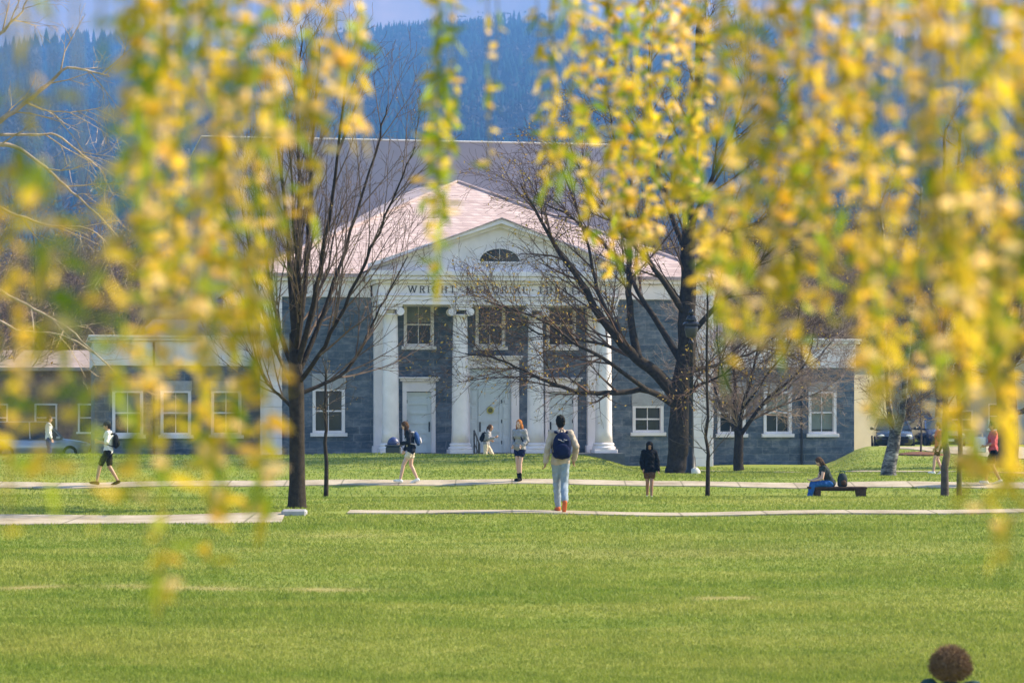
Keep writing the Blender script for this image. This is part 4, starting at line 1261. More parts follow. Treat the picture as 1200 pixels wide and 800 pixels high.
stone(815, 575, 74.6, (.15, .12, .16), 'rounded whitish stone at the foot of the lamp post', sd=2)
stone(728, 540, 90.5, (.20, .15, .14), 'whitish stone by the right end of the portico step', sd=3)
stone(703, 541, 91.0, (.17, .15, .16), 'small whitish stone left of the one by the portico step', sd=4)
mb = MB(); mb.bbox(-.22, .22, -.16, .16, -.1, .10, .03); ks = mb.build('kerb_stone', 'lintel_stone'); ks.location = (XX(345, 42.8), 42.8, H(XX(345, 42.8), 42.8)); tag(ks, 'pale kerb stone lying at the end of the path under the maple', 'stone')

d = 61.5; x0, x1 = XX(947, d), XX(1015, d); gz = H((x0 + x1) / 2, d)
bn = empty('park_bench', ((x0 + x1) / 2, d, gz), 'dark backless wooden bench on the slope with a woman sitting at its end', 'bench')
w2 = (x1 - x0) / 2
mb = MB()
for k in range(4): mb.bbox(-w2, w2, -.24 + k * .122, -.135 + k * .122, .405, .455, .008)
mb.build('seat', 'bench_wood', bn)
for X in (-w2 + .22, w2 - .11):
    mb = MB(); mb.prism([(X - .07, -.05), (X + .07, -.05), (X + .08, .402), (X - .16 if X > 0 else X - .06, .402)], -.22, .22); mb.build('leg', 'bench_wood', bn)
mb = MB(); mb.box(-w2 + .3, w2 - .3, -.03, .03, .35, .402); mb.build('beam', 'bench_wood', bn)

d = 84.5; x = XX(461, d); bi = empty('litter_bin', (x, d, H(x, d)), 'dark litter bin with a rounded blue lid by the left column', 'bin')
mb = MB(); mb.bbox(-.26, .26, -.24, .24, -.05, .62, .03); mb.build('body', 'bin_plastic', bi)
mb = MB(); mb.bbox(-.29, .29, -.27, .27, .623, .68, .02); mb.build('rim', 'bin_plastic', bi)
mb = MB(); mb.ell((0, 0, .683), (.22, .2, .27), None, 16, 10); mb.v = [Vector((v.x, v.y, max(v.z, .684))) for v in mb.v]; mb.build('lid', 'bin_lid', bi, True)

x, d = XX(1079, 92.0), 92.0
mb = MB(); mb.lathe([(.95, -.12), (.92, .03), (.5, .10), (.02, .13)], 20); ml = mb.build('mulch_bed', 'mulch'); ml.location = (x, d, H(x, d)); tag(ml, 'round reddish mulch bed on the grass in front of the cars', 'mulch bed')
g = random.Random(77); b = Vector((x, d, H(x, d) + .05)); ch = []
limb(ch, [Vector((0, 0, 0)), Vector((.02, 0, .8)), Vector((-.02, .0, 1.6)), Vector((.03, 0, 2.9))], .045, .015, PS, g, 0, .35)
tree('sapling', b, 'young tree growing out of the reddish mulch bed', ch, .02, 'bark_grey', 'twig_pink', None, None, g)

# ------------------------------------------------------------------ hills and forest


def hill_z(x, y):
    t = np.clip((y - 650) / 1600, 0, 1.2)
    z = 18 + 322 * t ** 1.02
    z = z * (1 + .035 * np.sin(x * .0075 + 1.1) + .02 * np.sin(x * .019 + y * .004)) + 4 * np.sin(x * .03 + y * .02)
    return z * smooth((y - 500) / 250) + 1 - 12 * (1 - smooth((y - 480) / 100))


hx = np.linspace(-1500, 1500, 90); hy = np.concatenate([np.linspace(480, 2260, 60), np.array([2300, 2400, 2600])])
HX, HY = np.meshgrid(hx, hy); HZ = hill_z(HX, np.minimum(HY, 2260)) - np.clip(HY - 2260, 0, 400) * .5
n1, n2 = len(hx), len(hy)
ii = (np.arange(n2 - 1)[:, None] * n1 + np.arange(n1 - 1)[None, :]).ravel()
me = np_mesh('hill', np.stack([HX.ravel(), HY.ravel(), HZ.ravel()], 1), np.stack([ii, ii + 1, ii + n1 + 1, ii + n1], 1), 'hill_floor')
me.polygons.foreach_set('use_smooth', [True] * len(me.polygons)); tag(link('hill', me), 'long wooded hill fading to blue behind the hall', kind='structure')
hx = np.linspace(-2900, 2900, 120); hy = np.linspace(3000, 5000, 30)
HX, HY = np.meshgrid(hx, hy); t = (HY - 3000) / 1700
HZ = 960 * smooth(t) * (1 + .05 * np.sin(HX * .0021 + .6)) + 14 * np.sin(HX * .011 + HY * .006) + 8 * np.sin(HX * .027 - HY * .013)
n1, n2 = len(hx), len(hy)
ii = (np.arange(n2 - 1)[:, None] * n1 + np.arange(n1 - 1)[None, :]).ravel()
me = np_mesh('mountain', np.stack([HX.ravel(), HY.ravel(), HZ.ravel()], 1), np.stack([ii, ii + 1, ii + n1 + 1, ii + n1], 1), 'far_woods')
me.polygons.foreach_set('use_smooth', [True] * len(me.polygons)); tag(link('mountain', me), 'pale lavender mountain beyond the wooded hill', kind='structure')


def forest():
    n = 15000
    u = nrg.random(n)
    y = np.sqrt(800 ** 2 + (2262 ** 2 - 800 ** 2) * u)
    x = (nrg.random(n) - .5) * 2 * (y * .228 + 40)
    mixn = np.sin(x * .021 + y * .013) + np.sin(x * .012 - y * .023 + 2) + .9 * nrg.standard_normal(n)
    con = mixn > -.9
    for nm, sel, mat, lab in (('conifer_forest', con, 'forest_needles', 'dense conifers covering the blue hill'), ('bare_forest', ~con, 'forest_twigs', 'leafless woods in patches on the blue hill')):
        xs, ys = x[sel], y[sel]; m = len(xs); zs = hill_z(xs, ys)
        Vs, Fs, off = [], [], 0
        if nm == 'conifer_forest':
            hgt_ = (8 + 6 * nrg.random(m)) * (.75 + .5 * np.abs(np.sin(xs * .013 + ys * .017))); tiers = [(0.02, .55, .20), (.30, .80, .155), (.55, 1.0, .10)]
            for z0, z1, rr in tiers:
                a0 = nrg.random(m) * 6.28; k = 7
                ring = []
                for j in range(k):
                    a = a0 + j * 6.2832 / k; r = hgt_ * rr * (.7 + .6 * nrg.random(m))
                    ring.append(np.stack([xs + r * np.cos(a), ys + r * np.sin(a), zs + hgt_ * z0 - .05 * hgt_ * nrg.random(m)], 1))
                tip = np.stack([xs, ys, zs + hgt_ * z1], 1)
                P = np.stack(ring + [tip], 1)      # m,k+1,3
                base = off + np.arange(m)[:, None] * (k + 1)
                for j in range(k): Fs.append(np.concatenate([base + j, base + (j + 1) % k, base + k], 1))
                Vs.append(P.reshape(-1, 3)); off += m * (k + 1)
        else:
            hh = 8 + 6 * nrg.random(m)
            for q in range(26):
                c = nrg.standard_normal((m, 3)) * np.stack([hh * .17, hh * .17, hh * .20], 1) + np.stack([xs, ys, zs + hh * .62], 1)
                P = [c + nrg.standard_normal((m, 3)) * (hh * .10)[:, None] for _ in range(3)]
                Vs.append(np.stack(P, 1).reshape(-1, 3)); Fs.append(off + np.arange(3 * m).reshape(-1, 3)); off += 3 * m
        me = np_mesh(nm, np.concatenate(Vs), np.concatenate(Fs), mat)
        tag(link(nm, me), lab, kind='stuff')


forest()

# the air between here and the hills
hz, nt, N, L, b = new_mat('hazy_air')
N.remove(b)
pv = N.new('ShaderNodeVolumePrincipled'); pv.inputs['Color'].default_value = (.17, .42, 1.0, 1); pv.inputs['Density'].default_value = HAZE = .00040
pv.inputs['Anisotropy'].default_value = .0
L.new(pv.outputs[0], N['Material Output'].inputs['Volume']); MAT['haze'] = hz
mb = MB(); mb.box(-3600, 3600, -300, 5300, -14, 1100); tag(mb.build('haze', 'haze'), 'blue haze in the air over the valley', kind='stuff')

# ------------------------------------------------------------------ weeping willow over the camera
g = random.Random(404)
wb = Vector((5.6, 1.2, H(5.6, 1.2) - .1))
wil = empty('weeping_willow', wb, 'weeping willow hanging yellow catkin strands in front of the lawn and hall', 'tree')
LIMBS = {}
mb = MB(); top = Vector((5.3, 1.6, 3.4))
mb.tube([(0, 0, -.2), (0, 0, .1), (-.03, .05, 1.0), (-.1, .2, 2.2), tuple(top - wb), (-.5, .6, 4.6), (-.6, .9, 6.0)], [.62, .46, .40, .36, .32, .22, .12], 16)
mb.build('trunk', 'willow_bark', wil, True)
for dl in (2.4, 3.2, 4.0, 5.0, 6.4, 8.0):
    zl = CAM_Z + HOR / FPX * dl + .42
    hw = .24 * dl
    pts = [top + Vector((0, 0, (dl - 2) * .16)), Vector((4.2 + .1 * dl, dl * .8, max(zl + .7, 3.9))), Vector((hw * 1.25, dl, zl + .45)), Vector((hw * .5, dl + .06, zl + .16)), Vector((0, dl, zl + .08)), Vector((-hw * .55, dl - .05, zl + .05)), Vector((-hw * 1.25, dl, zl - .02))]
    sm = []
    for i in range(len(pts) - 1):
        p0 = pts[max(0, i - 1)]; p1 = pts[i]; p2 = pts[i + 1]; p3 = pts[min(len(pts) - 1, i + 2)]
        for k in range(5):
            t = k / 5; sm.append(.5 * ((2 * p1) + (p2 - p0) * t + (2 * p0 - 5 * p1 + 4 * p2 - p3) * t * t + (3 * p1 - p0 - 3 * p2 + p3) * t ** 3))
    sm.append(pts[-1])
    mb = MB(); mb.tube([p - wb for p in sm], [.085 * (1 - i / len(sm)) + .012 for i in range(len(sm))], 8); mb.build('bough', 'willow_bark', wil, True)
    LIMBS[dl] = sm


def catkin(mb, p, d, L, w, mi, g):
    """a plump drooping catkin: two crossed pointed ovals"""
    s_ = d.orthogonal().normalized(); s_ = Quaternion(d, g.uniform(0, 6.28)) @ s_; t_ = d.cross(s_)
    vs = []
    for e in (s_, t_):
        vs += [p, p + d * L * .25 + e * w * .8, p + d * L * .65 + e * w, p + d * L, p + d * L * .65 - e * w, p + d * L * .25 - e * w * .8]
    mb.add(vs, [(0, 1, 2, 3, 4, 5), (6, 7, 8, 9, 10, 11)], mi)


def leaf(mb, p, d, L, w, mi, g):
    s_ = d.orthogonal().normalized(); s_ = Quaternion(d, g.uniform(0, 6.28)) @ s_; n_ = d.cross(s_)
    c = n_ * L * .12
    mb.add([p, p + d * L * .3 + s_ * w - c * .5, p + d * L * .65 + s_ * w * .8 - c, p + d * L - c * 2, p + d * L * .65 - s_ * w * .8 - c, p + d * L * .3 - s_ * w - c * .5], [(0, 1, 2, 3, 4, 5)], mi)


def strand(px, yb, d, dens, green, size=1., cream=.25, sway=8, start=0, lean=0):
    dl = min(LIMBS, key=lambda k: abs(k - d)); x0 = XX(px, d)
    lp_ = min(LIMBS[dl], key=lambda p: abs(p.x - x0) + 2 * abs(p.y - d))
    zb = CAM_Z + (HOR - yb) / FPX * d; ztop = CAM_Z + (HOR + 40) / FPX * d + .1
    st = Vector((x0, d, ztop))
    pts = [lp_, lp_.lerp(st, .5) + Vector((0, 0, .06)), st]
    L = ztop - zb; n = max(6, int(L / .05)); ph = g.uniform(0, 6.28); amp = sway / FPX * d
    x = x0
    for i in range(1, n + 1):
        t = i / n
        pts.append(Vector((x0 + lean / FPX * d * t * t + amp * math.sin(ph + t * 3.1) * t + amp * .25 * math.sin(ph * 2 + t * 9), d + .06 * math.sin(ph + t * 4) * t, ztop - L * t)))
    mb = MB(); mb.tube(pts, [.0028 - .0018 * i / len(pts) for i in range(len(pts))], 4, 0, False)
    for i in range(2, len(pts) - 1):
        a, b = pts[i], pts[i + 1]
        Ls = (b - a).length; k = Ls / .0068 * dens * (1 if i / len(pts) > start else .22)
        k = int(k) + (1 if g.random() < k - int(k) else 0)
        clump = .5 + .5 * math.sin(ph * 3 + i * .9) + .35 * math.sin(i * .37 + ph)
        for _ in range(k):
            if g.random() > .45 + .5 * clump: continue
            p = a.lerp(b, g.random())
            az = g.uniform(0, 6.283); dr = g.uniform(-.65, .2)
            dd = Vector((math.cos(az), math.sin(az), dr)).normalized()
            if g.random() < .30:
                dd = Vector((math.cos(az) * .45, math.sin(az) * .45, -1)).normalized(); leaf(mb, p, dd, g.uniform(.04, .07) * size, g.uniform(.005, .008) * size, 3 if g.random() < green else 4, g)
            elif g.random() < green:
                leaf(mb, p, dd, g.uniform(.028, .055) * size, g.uniform(.005, .0085) * size, 3 if g.random() < .45 else 4, g)
            else:
                catkin(mb, p, dd, g.uniform(.022, .042) * size, g.uniform(.0050, .0078) * size, 2 if g.random() < cream else 1, g)
    mb.v = [v - wb for v in mb.v]
    mb.build('strand', ['willow_twig', 'catkin_yellow', 'catkin_cream', 'leaf_green', 'leaf_olive'], wil)


GROUPS = [  # px range, count, lower ends, distance, density, green share, size, cream share, where leaves begin
    ((-30, 70), 6, (480, 640), (2.4, 3.1), .75, .30, 1.0, .3, .45),
    ((75, 135), 2, (520, 620), (2.4, 3.0), .5, .30, 1.0, .3, .55),
    ((140, 240), 7, (440, 600), (3.0, 4.2), .95, .35, 1.0, .45, 0),
    ((245, 325), 6, (470, 610), (3.2, 4.6), 1.0, .40, 1.0, .40, 0),
    ((150, 330), 4, (250, 400), (4.0, 5.0), .9, .5, 1.0, .25, 0),
    ((335, 425), 7, (120, 280), (3.6, 5.0), .9, .30, 1.05, .5, 0),
    ((500, 538), 4, (200, 330), (4.6, 6.0), .9, .8, 1.0, .2, 0),
    ((562, 590), 2, (150, 220), (5.0, 6.0), .35, .7, 1.0, .6, 0),
    ((628, 690), 6, (170, 280), (4.6, 6.4), .75, .55, 1.0, .4, 0),
    ((695, 830), 14, (215, 345), (5.4, 8.0), 1.0, .34, 1.1, .5, 0),
    ((835, 1000), 16, (270, 430), (3.4, 5.0), 1.0, .33, .95, .4, 0),
    ((1000, 1215), 19, (370, 520), (3.0, 4.4), 1.0, .28, .9, .38, 0),
]
for (pr, n, yr, dr_, dens, gr, sz, cr, lf) in GROUPS:
    for i in range(n):
        px = pr[0] + (pr[1] - pr[0]) * (i + g.uniform(.15, .85)) / n
        strand(px, g.uniform(*yr), g.uniform(*dr_), dens * g.uniform(.7, 1.15), min(.95, max(.05, gr + g.uniform(-.22, .28))), sz, cr, 8, lf)
for px, yb, d in ((194, 722, 3.1), (823, 352, 5.2), (240, 660, 3.4), (515, 335, 5.0)):
    strand(px, yb, d, .8, .35 if px != 515 else .8, 1.0, .4, 5)
for px, yb, d, le in ((1078, 640, 3.3, 95), (1104, 560, 3.0, 40), (1150, 655, 2.9, 45)):
    strand(px, yb, d, .85, .25, 1.05, .5, 6, 0, le)

# ------------------------------------------------------------------ people


def remesh(mb, voxel, smooth_n=3, name='m'):
    me = mb.mesh(name + '_source'); ob = bpy.data.objects.new(name + '_source', me); COL.objects.link(ob)
    m = ob.modifiers.new('r', 'REMESH'); m.mode = 'VOXEL'; m.voxel_size = voxel; m.use_smooth_shade = True
    if smooth_n:
        s_ = ob.modifiers.new('s', 'SMOOTH'); s_.factor = .5; s_.iterations = smooth_n
    dg = bpy.context.evaluated_depsgraph_get()
    out = bpy.data.meshes.new_from_object(ob.evaluated_get(dg))
    bpy.data.objects.remove(ob); bpy.data.meshes.remove(me)
    out.polygons.foreach_set('use_smooth', [True] * len(out.polygons))
    return out


def V3(*a): return Vector(a)


BASE = dict(head=(.03, 0, 1.585), neck=(.0, 0, 1.44), chest=(0, 0, 1.26), belly=(.005, 0, 1.09), pelvis=(0, 0, .95),
            shl=(-.005, .165, 1.395), shr=(-.005, -.165, 1.395), ell=(-.03, .215, 1.12), elr=(-.03, -.215, 1.12), wrl=(.06, .225, .885), wrr=(.06, -.225, .885),
            hil=(0, .085, .91), hir=(0, -.085, .91), knl=(.03, .09, .50), knr=(.03, -.09, .50), anl=(0, .09, .085), anr=(0, -.09, .085), face=(1, 0, -.05), tol=(1, .12, 0), tor=(1, -.12, 0))


def limb_pts(J, a, b, c): return J[a], J[b], J[c]


def person(label, loc, heading, Ht, pose, skin, hair, top, bottom, shoe, hair_style='short', sleeve=1.0, leg=1.0, female=False, hood=None, cap=None, collar=None, top_len=.0, sock=None, group=None, loose=1.0):
    s = Ht / 1.70
    J = {k: Vector(v) for k, v in {**BASE, **pose}.items()}
    sw = .92 if female else 1.0
    body = MB()
    axis_ = (J['neck'] - J['pelvis']).normalized()
    fwd = Vector((1, 0, 0)); lat = (J['shl'] - J['shr']).normalized()
    f_ = lat.cross(axis_).normalized(); l_ = axis_.cross(f_).normalized()
    if f_.dot(Vector(J['face']).normalized()) < -.5: f_ = -f_
    Q = Matrix((f_, l_, axis_)).transposed().to_quaternion()

    def torso(mb, k=0.0, low=True):
        mb.ell(J['chest'] + axis_ * .02, (.112 + k, .160 * sw + k, .185 + k), Q, 16, 10)
        if female: 
            for y in (-.07, .07): mb.ell(J['chest'] + f_ * .075 + l_ * y - axis_ * .0, (.055 + k, .062 + k, .062 + k), Q, 10, 7)
        mb.ell(J['belly'], (.098 + k, (.128 if female else .142) + k, .17 + k), Q, 16, 10)
        if low: mb.ell(J['pelvis'], (.115 + k, .160 + k, .12 + k), Q, 16, 10)
        for a in 'lr': mb.cap(J['chest'] + axis_ * .09 + l_ * (.06 if a == 'l' else -.06), J['sh' + a], .075 + k, .060 + k)
        mb.cap(J['chest'] + axis_ * .12, J['neck'] - axis_ * .02, .085 + k, .05 + k)

    def arm(mb, a, k=0.0, upto=2.0):
        S_, E_, W_ = J['sh' + a], J['el' + a], J['wr' + a]
        if upto <= 1: mb.cap(S_, S_.lerp(E_, upto), .052 + k, .045 + k)
        else:
            mb.cap(S_, E_, .052 + k, .041 + k); mb.cap(E_, E_.lerp(W_, min(1, upto - 1)), .041 + k, .041 + k - .014 * (upto - 1) * (.4 if k > .01 else 1))

    def legs(mb, a, k=0.0, upto=2.0, flare=0.):
        Hh, K, A = J['hi' + a], J['kn' + a], J['an' + a]
        if upto <= 1: mb.cap(Hh, Hh.lerp(K, upto), .083 + k, .083 - .026 * upto + k + flare)
        else:
            mb.cap(Hh, K, .083 + k, .055 + k)
            m = K.lerp(A, min(1, (upto - 1)) * .35); mb.cap(K, m, .053 + k, .052 + k)
            mb.cap(m, K.lerp(A, min(1, upto - 1)), .052 + k, .036 + k * 1.2 + flare)

    def foot(mb, a, k=0.0):
        A = J['an' + a]; t = Vector(J['to' + a]).normalized()
        mb.cap(A + Vector((0, 0, -.02)), A - Vector((0, 0, .045)) - t * .03, .036 + k, .034 + k)
        mb.cap(A - Vector((0, 0, .05)) - t * .035, A - Vector((0, 0, .052)) + t * .10, .034 + k, .035 + k); mb.cap(A - Vector((0, 0, .052)) + t * .09, A - Vector((0, 0, .060)) + t * .165, .036 + k, .025 + k)

    face = Vector(J['face']).normalized(); hup = Vector((0, 0, 1)) - face * face.z
    hup = (hup.normalized() + (Vector((0, 0, 0)))).normalized(); hl = hup.cross(face).normalized()
    HQ = Matrix((face, hl, hup)).transposed().to_quaternion()
    C = J['head']
    hp = lambda x, y, z: C + face * x + hl * y + hup * z
    # body: torso, limbs, hands with fingers, feet and head in one skin
    torso(body)
    for a in 'lr':
        arm(body, a); legs(body, a); foot(body, a)
        sg = 1 if a == 'l' else -1
        Wp = J['wr' + a]; d = (Wp - J['el' + a]).normalized()
        hd = Vector(J.get('hand' + a, d)).normalized()
        side = Vector(J.get('thumb' + a, (1, -.3 * sg, 0))); side = (side - hd * side.dot(hd)).normalized(); pn = hd.cross(side) * -sg
        body.cap(Wp, Wp + hd * .03, .026, .028)
        for k in range(-1, 2): body.cap(Wp + hd * .015 + side * .010 * k, Wp + hd * .085 + side * .021 * k, .017, .016, 8)
        for k, (o, ln) in enumerate(((.031, .068), (.0105, .078), (-.0105, .073), (-.031, .058))):
            b0 = Wp + hd * .082 + side * o * .95; b1 = b0 + (hd * .9 + pn * .35).normalized() * ln * .5; b2 = b1 + (hd * .45 + pn * .85).normalized() * ln * .5
            body.cap(b0 - hd * .02, b1, .0095, .009, 7); body.cap(b1, b2, .009, .0075, 7)
        t0 = Wp + hd * .028 + side * .022; t1 = t0 + (side * .8 + hd * .7).normalized() * .042; t2 = t1 + (hd * .9 + side * .2 + pn * .4).normalized() * .034
        body.cap(t0, t1, .0115, .0105, 7); body.cap(t1, t2, .0105, .008, 7)
    body.cap(J['neck'] - axis_ * .05, C - hup * .07, .054 if not female else .047, .050 if not female else .044)
    body.ell(C + hup * .015, (.094, .074, .112), HQ, 16, 12); body.ell(hp(.018, 0, -.055), (.066, .057, .062), HQ, 14, 10)
    body.cap(hp(.082, 0, .012), hp(.104, 0, -.026), .010, .014, 8)
    for y in (-1, 1):
        body.ell(hp(-.005, y * .076, -.005), (.020, .010, .030), HQ, 8, 6); body.ell(hp(.080, y * .030, .030), (.012, .022, .008), HQ, 8, 6)
    body.ell(hp(.080, 0, -.060), (.012, .026, .008), HQ, 8, 6)
    sc = lambda mb: setattr(mb, 'v', [v * s for v in mb.v])
    sc(body)
    me = remesh(body, .0085 * s, 2, 'person'); me.materials.append(MAT[skin])
    o = link('person', me); o.location = loc; o.rotation_euler = (0, 0, heading); tag(o, label, 'person', group)

    def piece(nm, mb, mat, vox=.013, sm=3):
        sc(mb); m = remesh(mb, vox * s, sm, nm)
        n_ = len(m.vertices); co_ = np.empty(n_ * 3, np.float32); no_ = np.empty(n_ * 3, np.float32)
        m.vertices.foreach_get('co', co_); m.vertices.foreach_get('normal', no_); q_ = co_.reshape(-1, 3) / s; no_ = no_.reshape(-1, 3)
        X_, Y_, Z_ = q_[:, 0], q_[:, 1], q_[:, 2]
        if nm not in ('hair', 'shoe', 'cap'):
            f1 = .008 * np.sin(X_ * 31 + 3 * np.sin(Z_ * 9) + Y_ * 12) * np.sin(Z_ * 24 + Y_ * 17 + 2 * np.sin(X_ * 13)) + .005 * np.sin(Y_ * 52 + Z_ * 31) * np.sin(X_ * 47 - Z_ * 22)
        elif nm == 'hair': f1 = .006 * np.sin(Y_ * 120 + 3 * np.sin(Z_ * 14)) * np.sin(X_ * 110 + 2 * np.sin(Z_ * 17))
        else: f1 = 0 * X_
        m.vertices.foreach_set('co', ((q_ + no_ * f1[:, None]) * s).astype(np.float32).ravel())
        m.update(); m.materials.append(MAT[mat]); return link(nm, m, o)
    e = MB()
    for y in (-1, 1): e.ell(hp(.083, y * .030, .016), (.010, .013, .008), HQ, 8, 6)
    sc(e); e.build('eyes', 'hair_black', o, True)
    m = MB(); m.ell(hp(.090, 0, -.061), (.006, .022, .004), HQ, 8, 6); sc(m); m.build('mouth', 'lens_red', o, True)
    # clothes
    t = MB(); k = .014 * loose
    torso(t, k, low=True if top_len >= 0 else False)
    if top_len > 0:
        for a in 'lr': t.cap(J['hi' + a], J['hi' + a].lerp(J['kn' + a], top_len), .09 + k, .085 + k)
    for a in 'lr':
        if sleeve > 0: arm(t, a, k * 1.1, sleeve * 2 - .06 if sleeve > .5 else sleeve * 2)
    topo = piece('jacket' if hood else 'shirt', t, top)
    b = MB()
    b.ell(J['pelvis'] - axis_ * .02, (.122, .168, .115), Q, 16, 10)
    for a in 'lr': legs(b, a, .014 * loose, leg * 2 if leg <= .5 else leg * 2 - .05, .006)
    piece('trousers' if leg > .5 else 'shorts', b, bottom)
    for a in 'lr':
        f = MB(); foot(f, a, .010); piece('shoe', f, shoe, .011, 2)
        if sock:
            q = MB(); q.cap(J['an' + a], J['an' + a].lerp(J['kn' + a], .30), .044, .050); piece('sock', q, sock)
    # hair
    h = MB()
    if hair_style == 'curly':
        gg = random.Random(9); h.ell(hp(-.012, 0, .050), (.105, .112, .095), HQ, 16, 12); h.ell(hp(-.02, 0, -.005), (.120, .124, .075), HQ, 16, 12)
        for i in range(90):
            v = rvec(gg).normalized()
            if v.x > .55 and v.z < .3: continue
            q_ = 1.06 if v.z < .1 else 1.06 - .12 * v.z
            h.ell(hp(-.012 + v.x * .118 * q_, v.y * .122 * q_, .025 + v.z * (.128 if v.z > 0 else .085)), (.020, .020, .020), None, 6, 5)
        for y in (-1, 1): h.ell(hp(-.03, y * .078, -.03), (.06, .045, .06), HQ, 10, 8)
    else:
        h.ell(hp(-.016, 0, .040), (.096, .085, .104), HQ, 16, 12)
        h.ell(hp(-.035, 0, -.005), (.072, .080, .085), HQ, 14, 10)
        if hair_style in ('long', 'pony'):
            for y in (-1, 1): h.cap(hp(-.01, y * .068, .03), hp(-.02, y * .078, -.06), .026, .028)
        if hair_style == 'long':
            fl = J.get('hairdir', -hup); fl = Vector(fl).normalized()
            for y in (-1, -.4, .4, 1): h.cap(hp(-.045, y * .062, -.04), hp(-.055, y * .082, -.06) + fl * (.19 if abs(y) < 1 else .22), .040, .026)
            for y in (-1, 1): h.cap(hp(.02, y * .076, -.02), hp(.015, y * .095, -.05) + fl * .19, .020, .018)
        if hair_style == 'pony':
            h.ell(hp(-.11, 0, .03), (.035, .03, .03), HQ, 8, 6); h.cap(hp(-.12, 0, .02), hp(-.15, 0, -.13), .032, .018)
        if hair_style == 'short':
            gg = random.Random(4)
            for i in range(26):
                v = rvec(gg).normalized()
                if v.x > .3 and v.z < .5: continue
                h.ell(hp(-.016 + v.x * .088, v.y * .078, .045 + v.z * .094), (.022, .022, .018), None, 6, 5)
    hr = piece('hair', h, hair, .010, 1)
    if hair_style == 'curly':
        gg = random.Random(19); w_ = MB()
        for i in range(2600):
            v = rvec(gg).normalized()
            if v.x > .6 and v.z < .3: continue
            q_ = 1.06 if v.z < .1 else 1.06 - .12 * v.z
            p = hp(-.012 + v.x * .120 * q_, v.y * .124 * q_, .025 + v.z * (.130 if v.z > 0 else .087)); a_ = rvec(gg).normalized(); b_ = (HQ @ v).normalized()
            w_.tube([p, p + b_ * .020 + a_ * .008, p + b_ * .030 + a_ * .022, p + b_ * .022 + a_ * .038], [.0024, .0022, .002, .0014], 3)
        sc(w_); w_.build('curls', hair, hr)
    if hood:
        hh = MB(); hh.ell(hp(-.03, 0, .02), (.112, .108, .135), HQ, 16, 12); hh.cap(hp(-.05, 0, -.06), J['neck'] - axis_ * .03, .10, .11)
        for y in (-1, 1): hh.cap(hp(.05, y * .082, .05), hp(.045, y * .080, -.08), .028, .03)
        hh.cap(hp(.055, -.07, .085), hp(.055, .07, .085), .028, .028)
        piece('hood', hh, hood)
    if cap:
        c = MB(); c.ell(hp(-.012, 0, .065), (.106, .092, .085), HQ, 14, 10); c.ell(hp(.115, 0, .050), (.07, .07, .012), HQ, 12, 6); piece('cap', c, cap, .010, 1)
    if collar:
        c = MB(); c.cap(J['neck'] - axis_ * .05 + f_ * .01, J['neck'] - axis_ * .02, .075, .068); piece('collar', c, collar)
    return o, J, s, (f_, l_, axis_)


def to_world(o, v):
    return Vector(o.location) + Matrix.Rotation(o.rotation_euler.z, 3, 'Z') @ v


def backpack(name, label, P, main, strap, back=.0, w=.155, hgt_=.40, deep=.13, pocket=None, dz=0):
    """a rucksack lying against the back of the person P"""
    o, J, s, (f_, l_, ax) = P
    Q = Matrix((f_, l_, ax)).transposed()
    base = J['chest'] * 1.0 - ax * (.06 - dz) - f_ * (.135 + deep * .5 + back)
    mk = lambda mb: setattr(mb, 'v', [(base + Q @ v) * s for v in mb.v])
    r = empty(name, o.location, label, 'backpack', o.rotation_euler.z)
    m = MB(); m.ell((0, 0, -.02), (deep * .62, w * 1.02, hgt_ * .50), None, 16, 12); m.bbox(-deep * .5, deep * .42, -w * .92, w * .92, -hgt_ * .5, hgt_ * .25, .04); mk(m)
    me = remesh(m, .014, 3, 'body'); me.materials.append(MAT[main]); link('body', me, r)
    m = MB(); m.ell((-deep * .58, 0, -hgt_ * .2), (deep * .28, w * .78, hgt_ * .24), None, 14, 10); mk(m); me = remesh(m, .012, 2, 'pocket'); me.materials.append(MAT[pocket or main]); link('pocket', me, r)
    m = MB()
    for y_, z_ in ((-.05, .12), (.05, .12), (.0, .02)): m.tube([(-deep * .64, y_ - .03, hgt_ * .5 * (z_ + .2)), (-deep * .68, y_, hgt_ * .5 * (z_ + .22)), (-deep * .64, y_ + .03, hgt_ * .5 * (z_ + .26))], [.007] * 3, 5)
    mk(m); m.build('tab', 'cloth_strap', r)
    m = MB()
    m.tube([(deep * .3, -.03, hgt_ * .44), (deep * .1, -.02, hgt_ * .53), (deep * .1, .02, hgt_ * .53), (deep * .3, .03, hgt_ * .44)], [.010] * 4, 6); mk(m); m.build('handle', strap, r)
    for y in (-1, 1):
        m = MB(); m.tube([(deep * .4, y * .085, hgt_ * .42), (deep * .5 + .05, y * .105, hgt_ * .40 + .03), (deep * .5 + .17, y * .115, hgt_ * .30), (deep * .5 + .25, y * .12, hgt_ * .08), (deep * .5 + .19, y * .145, -hgt_ * .22), (deep * .4, y * .14, -hgt_ * .42)], [.022, .024, .024, .022, .016, .014], 8); mk(m); m.build('strap', strap, r, True)
    return r


def phone(P, hand, label):
    o, J, s, _ = P
    p = to_world(o, (J['wr' + hand] + Vector(J.get('hand' + hand, (1, 0, 0))).normalized() * .10 + Vector((0, 0, .02))) * s)
    m = MB(); m.bbox(-.075, .075, -.037, .037, -.005, .005, .003); r = m.build('phone', 'cloth_black'); r.location = p; r.rotation_euler = (0, R(-35), o.rotation_euler.z); tag(r, label, 'phone')


def at(px, d, dz=0.): return (XX(px, d), d, H(XX(px, d), d) + dz)


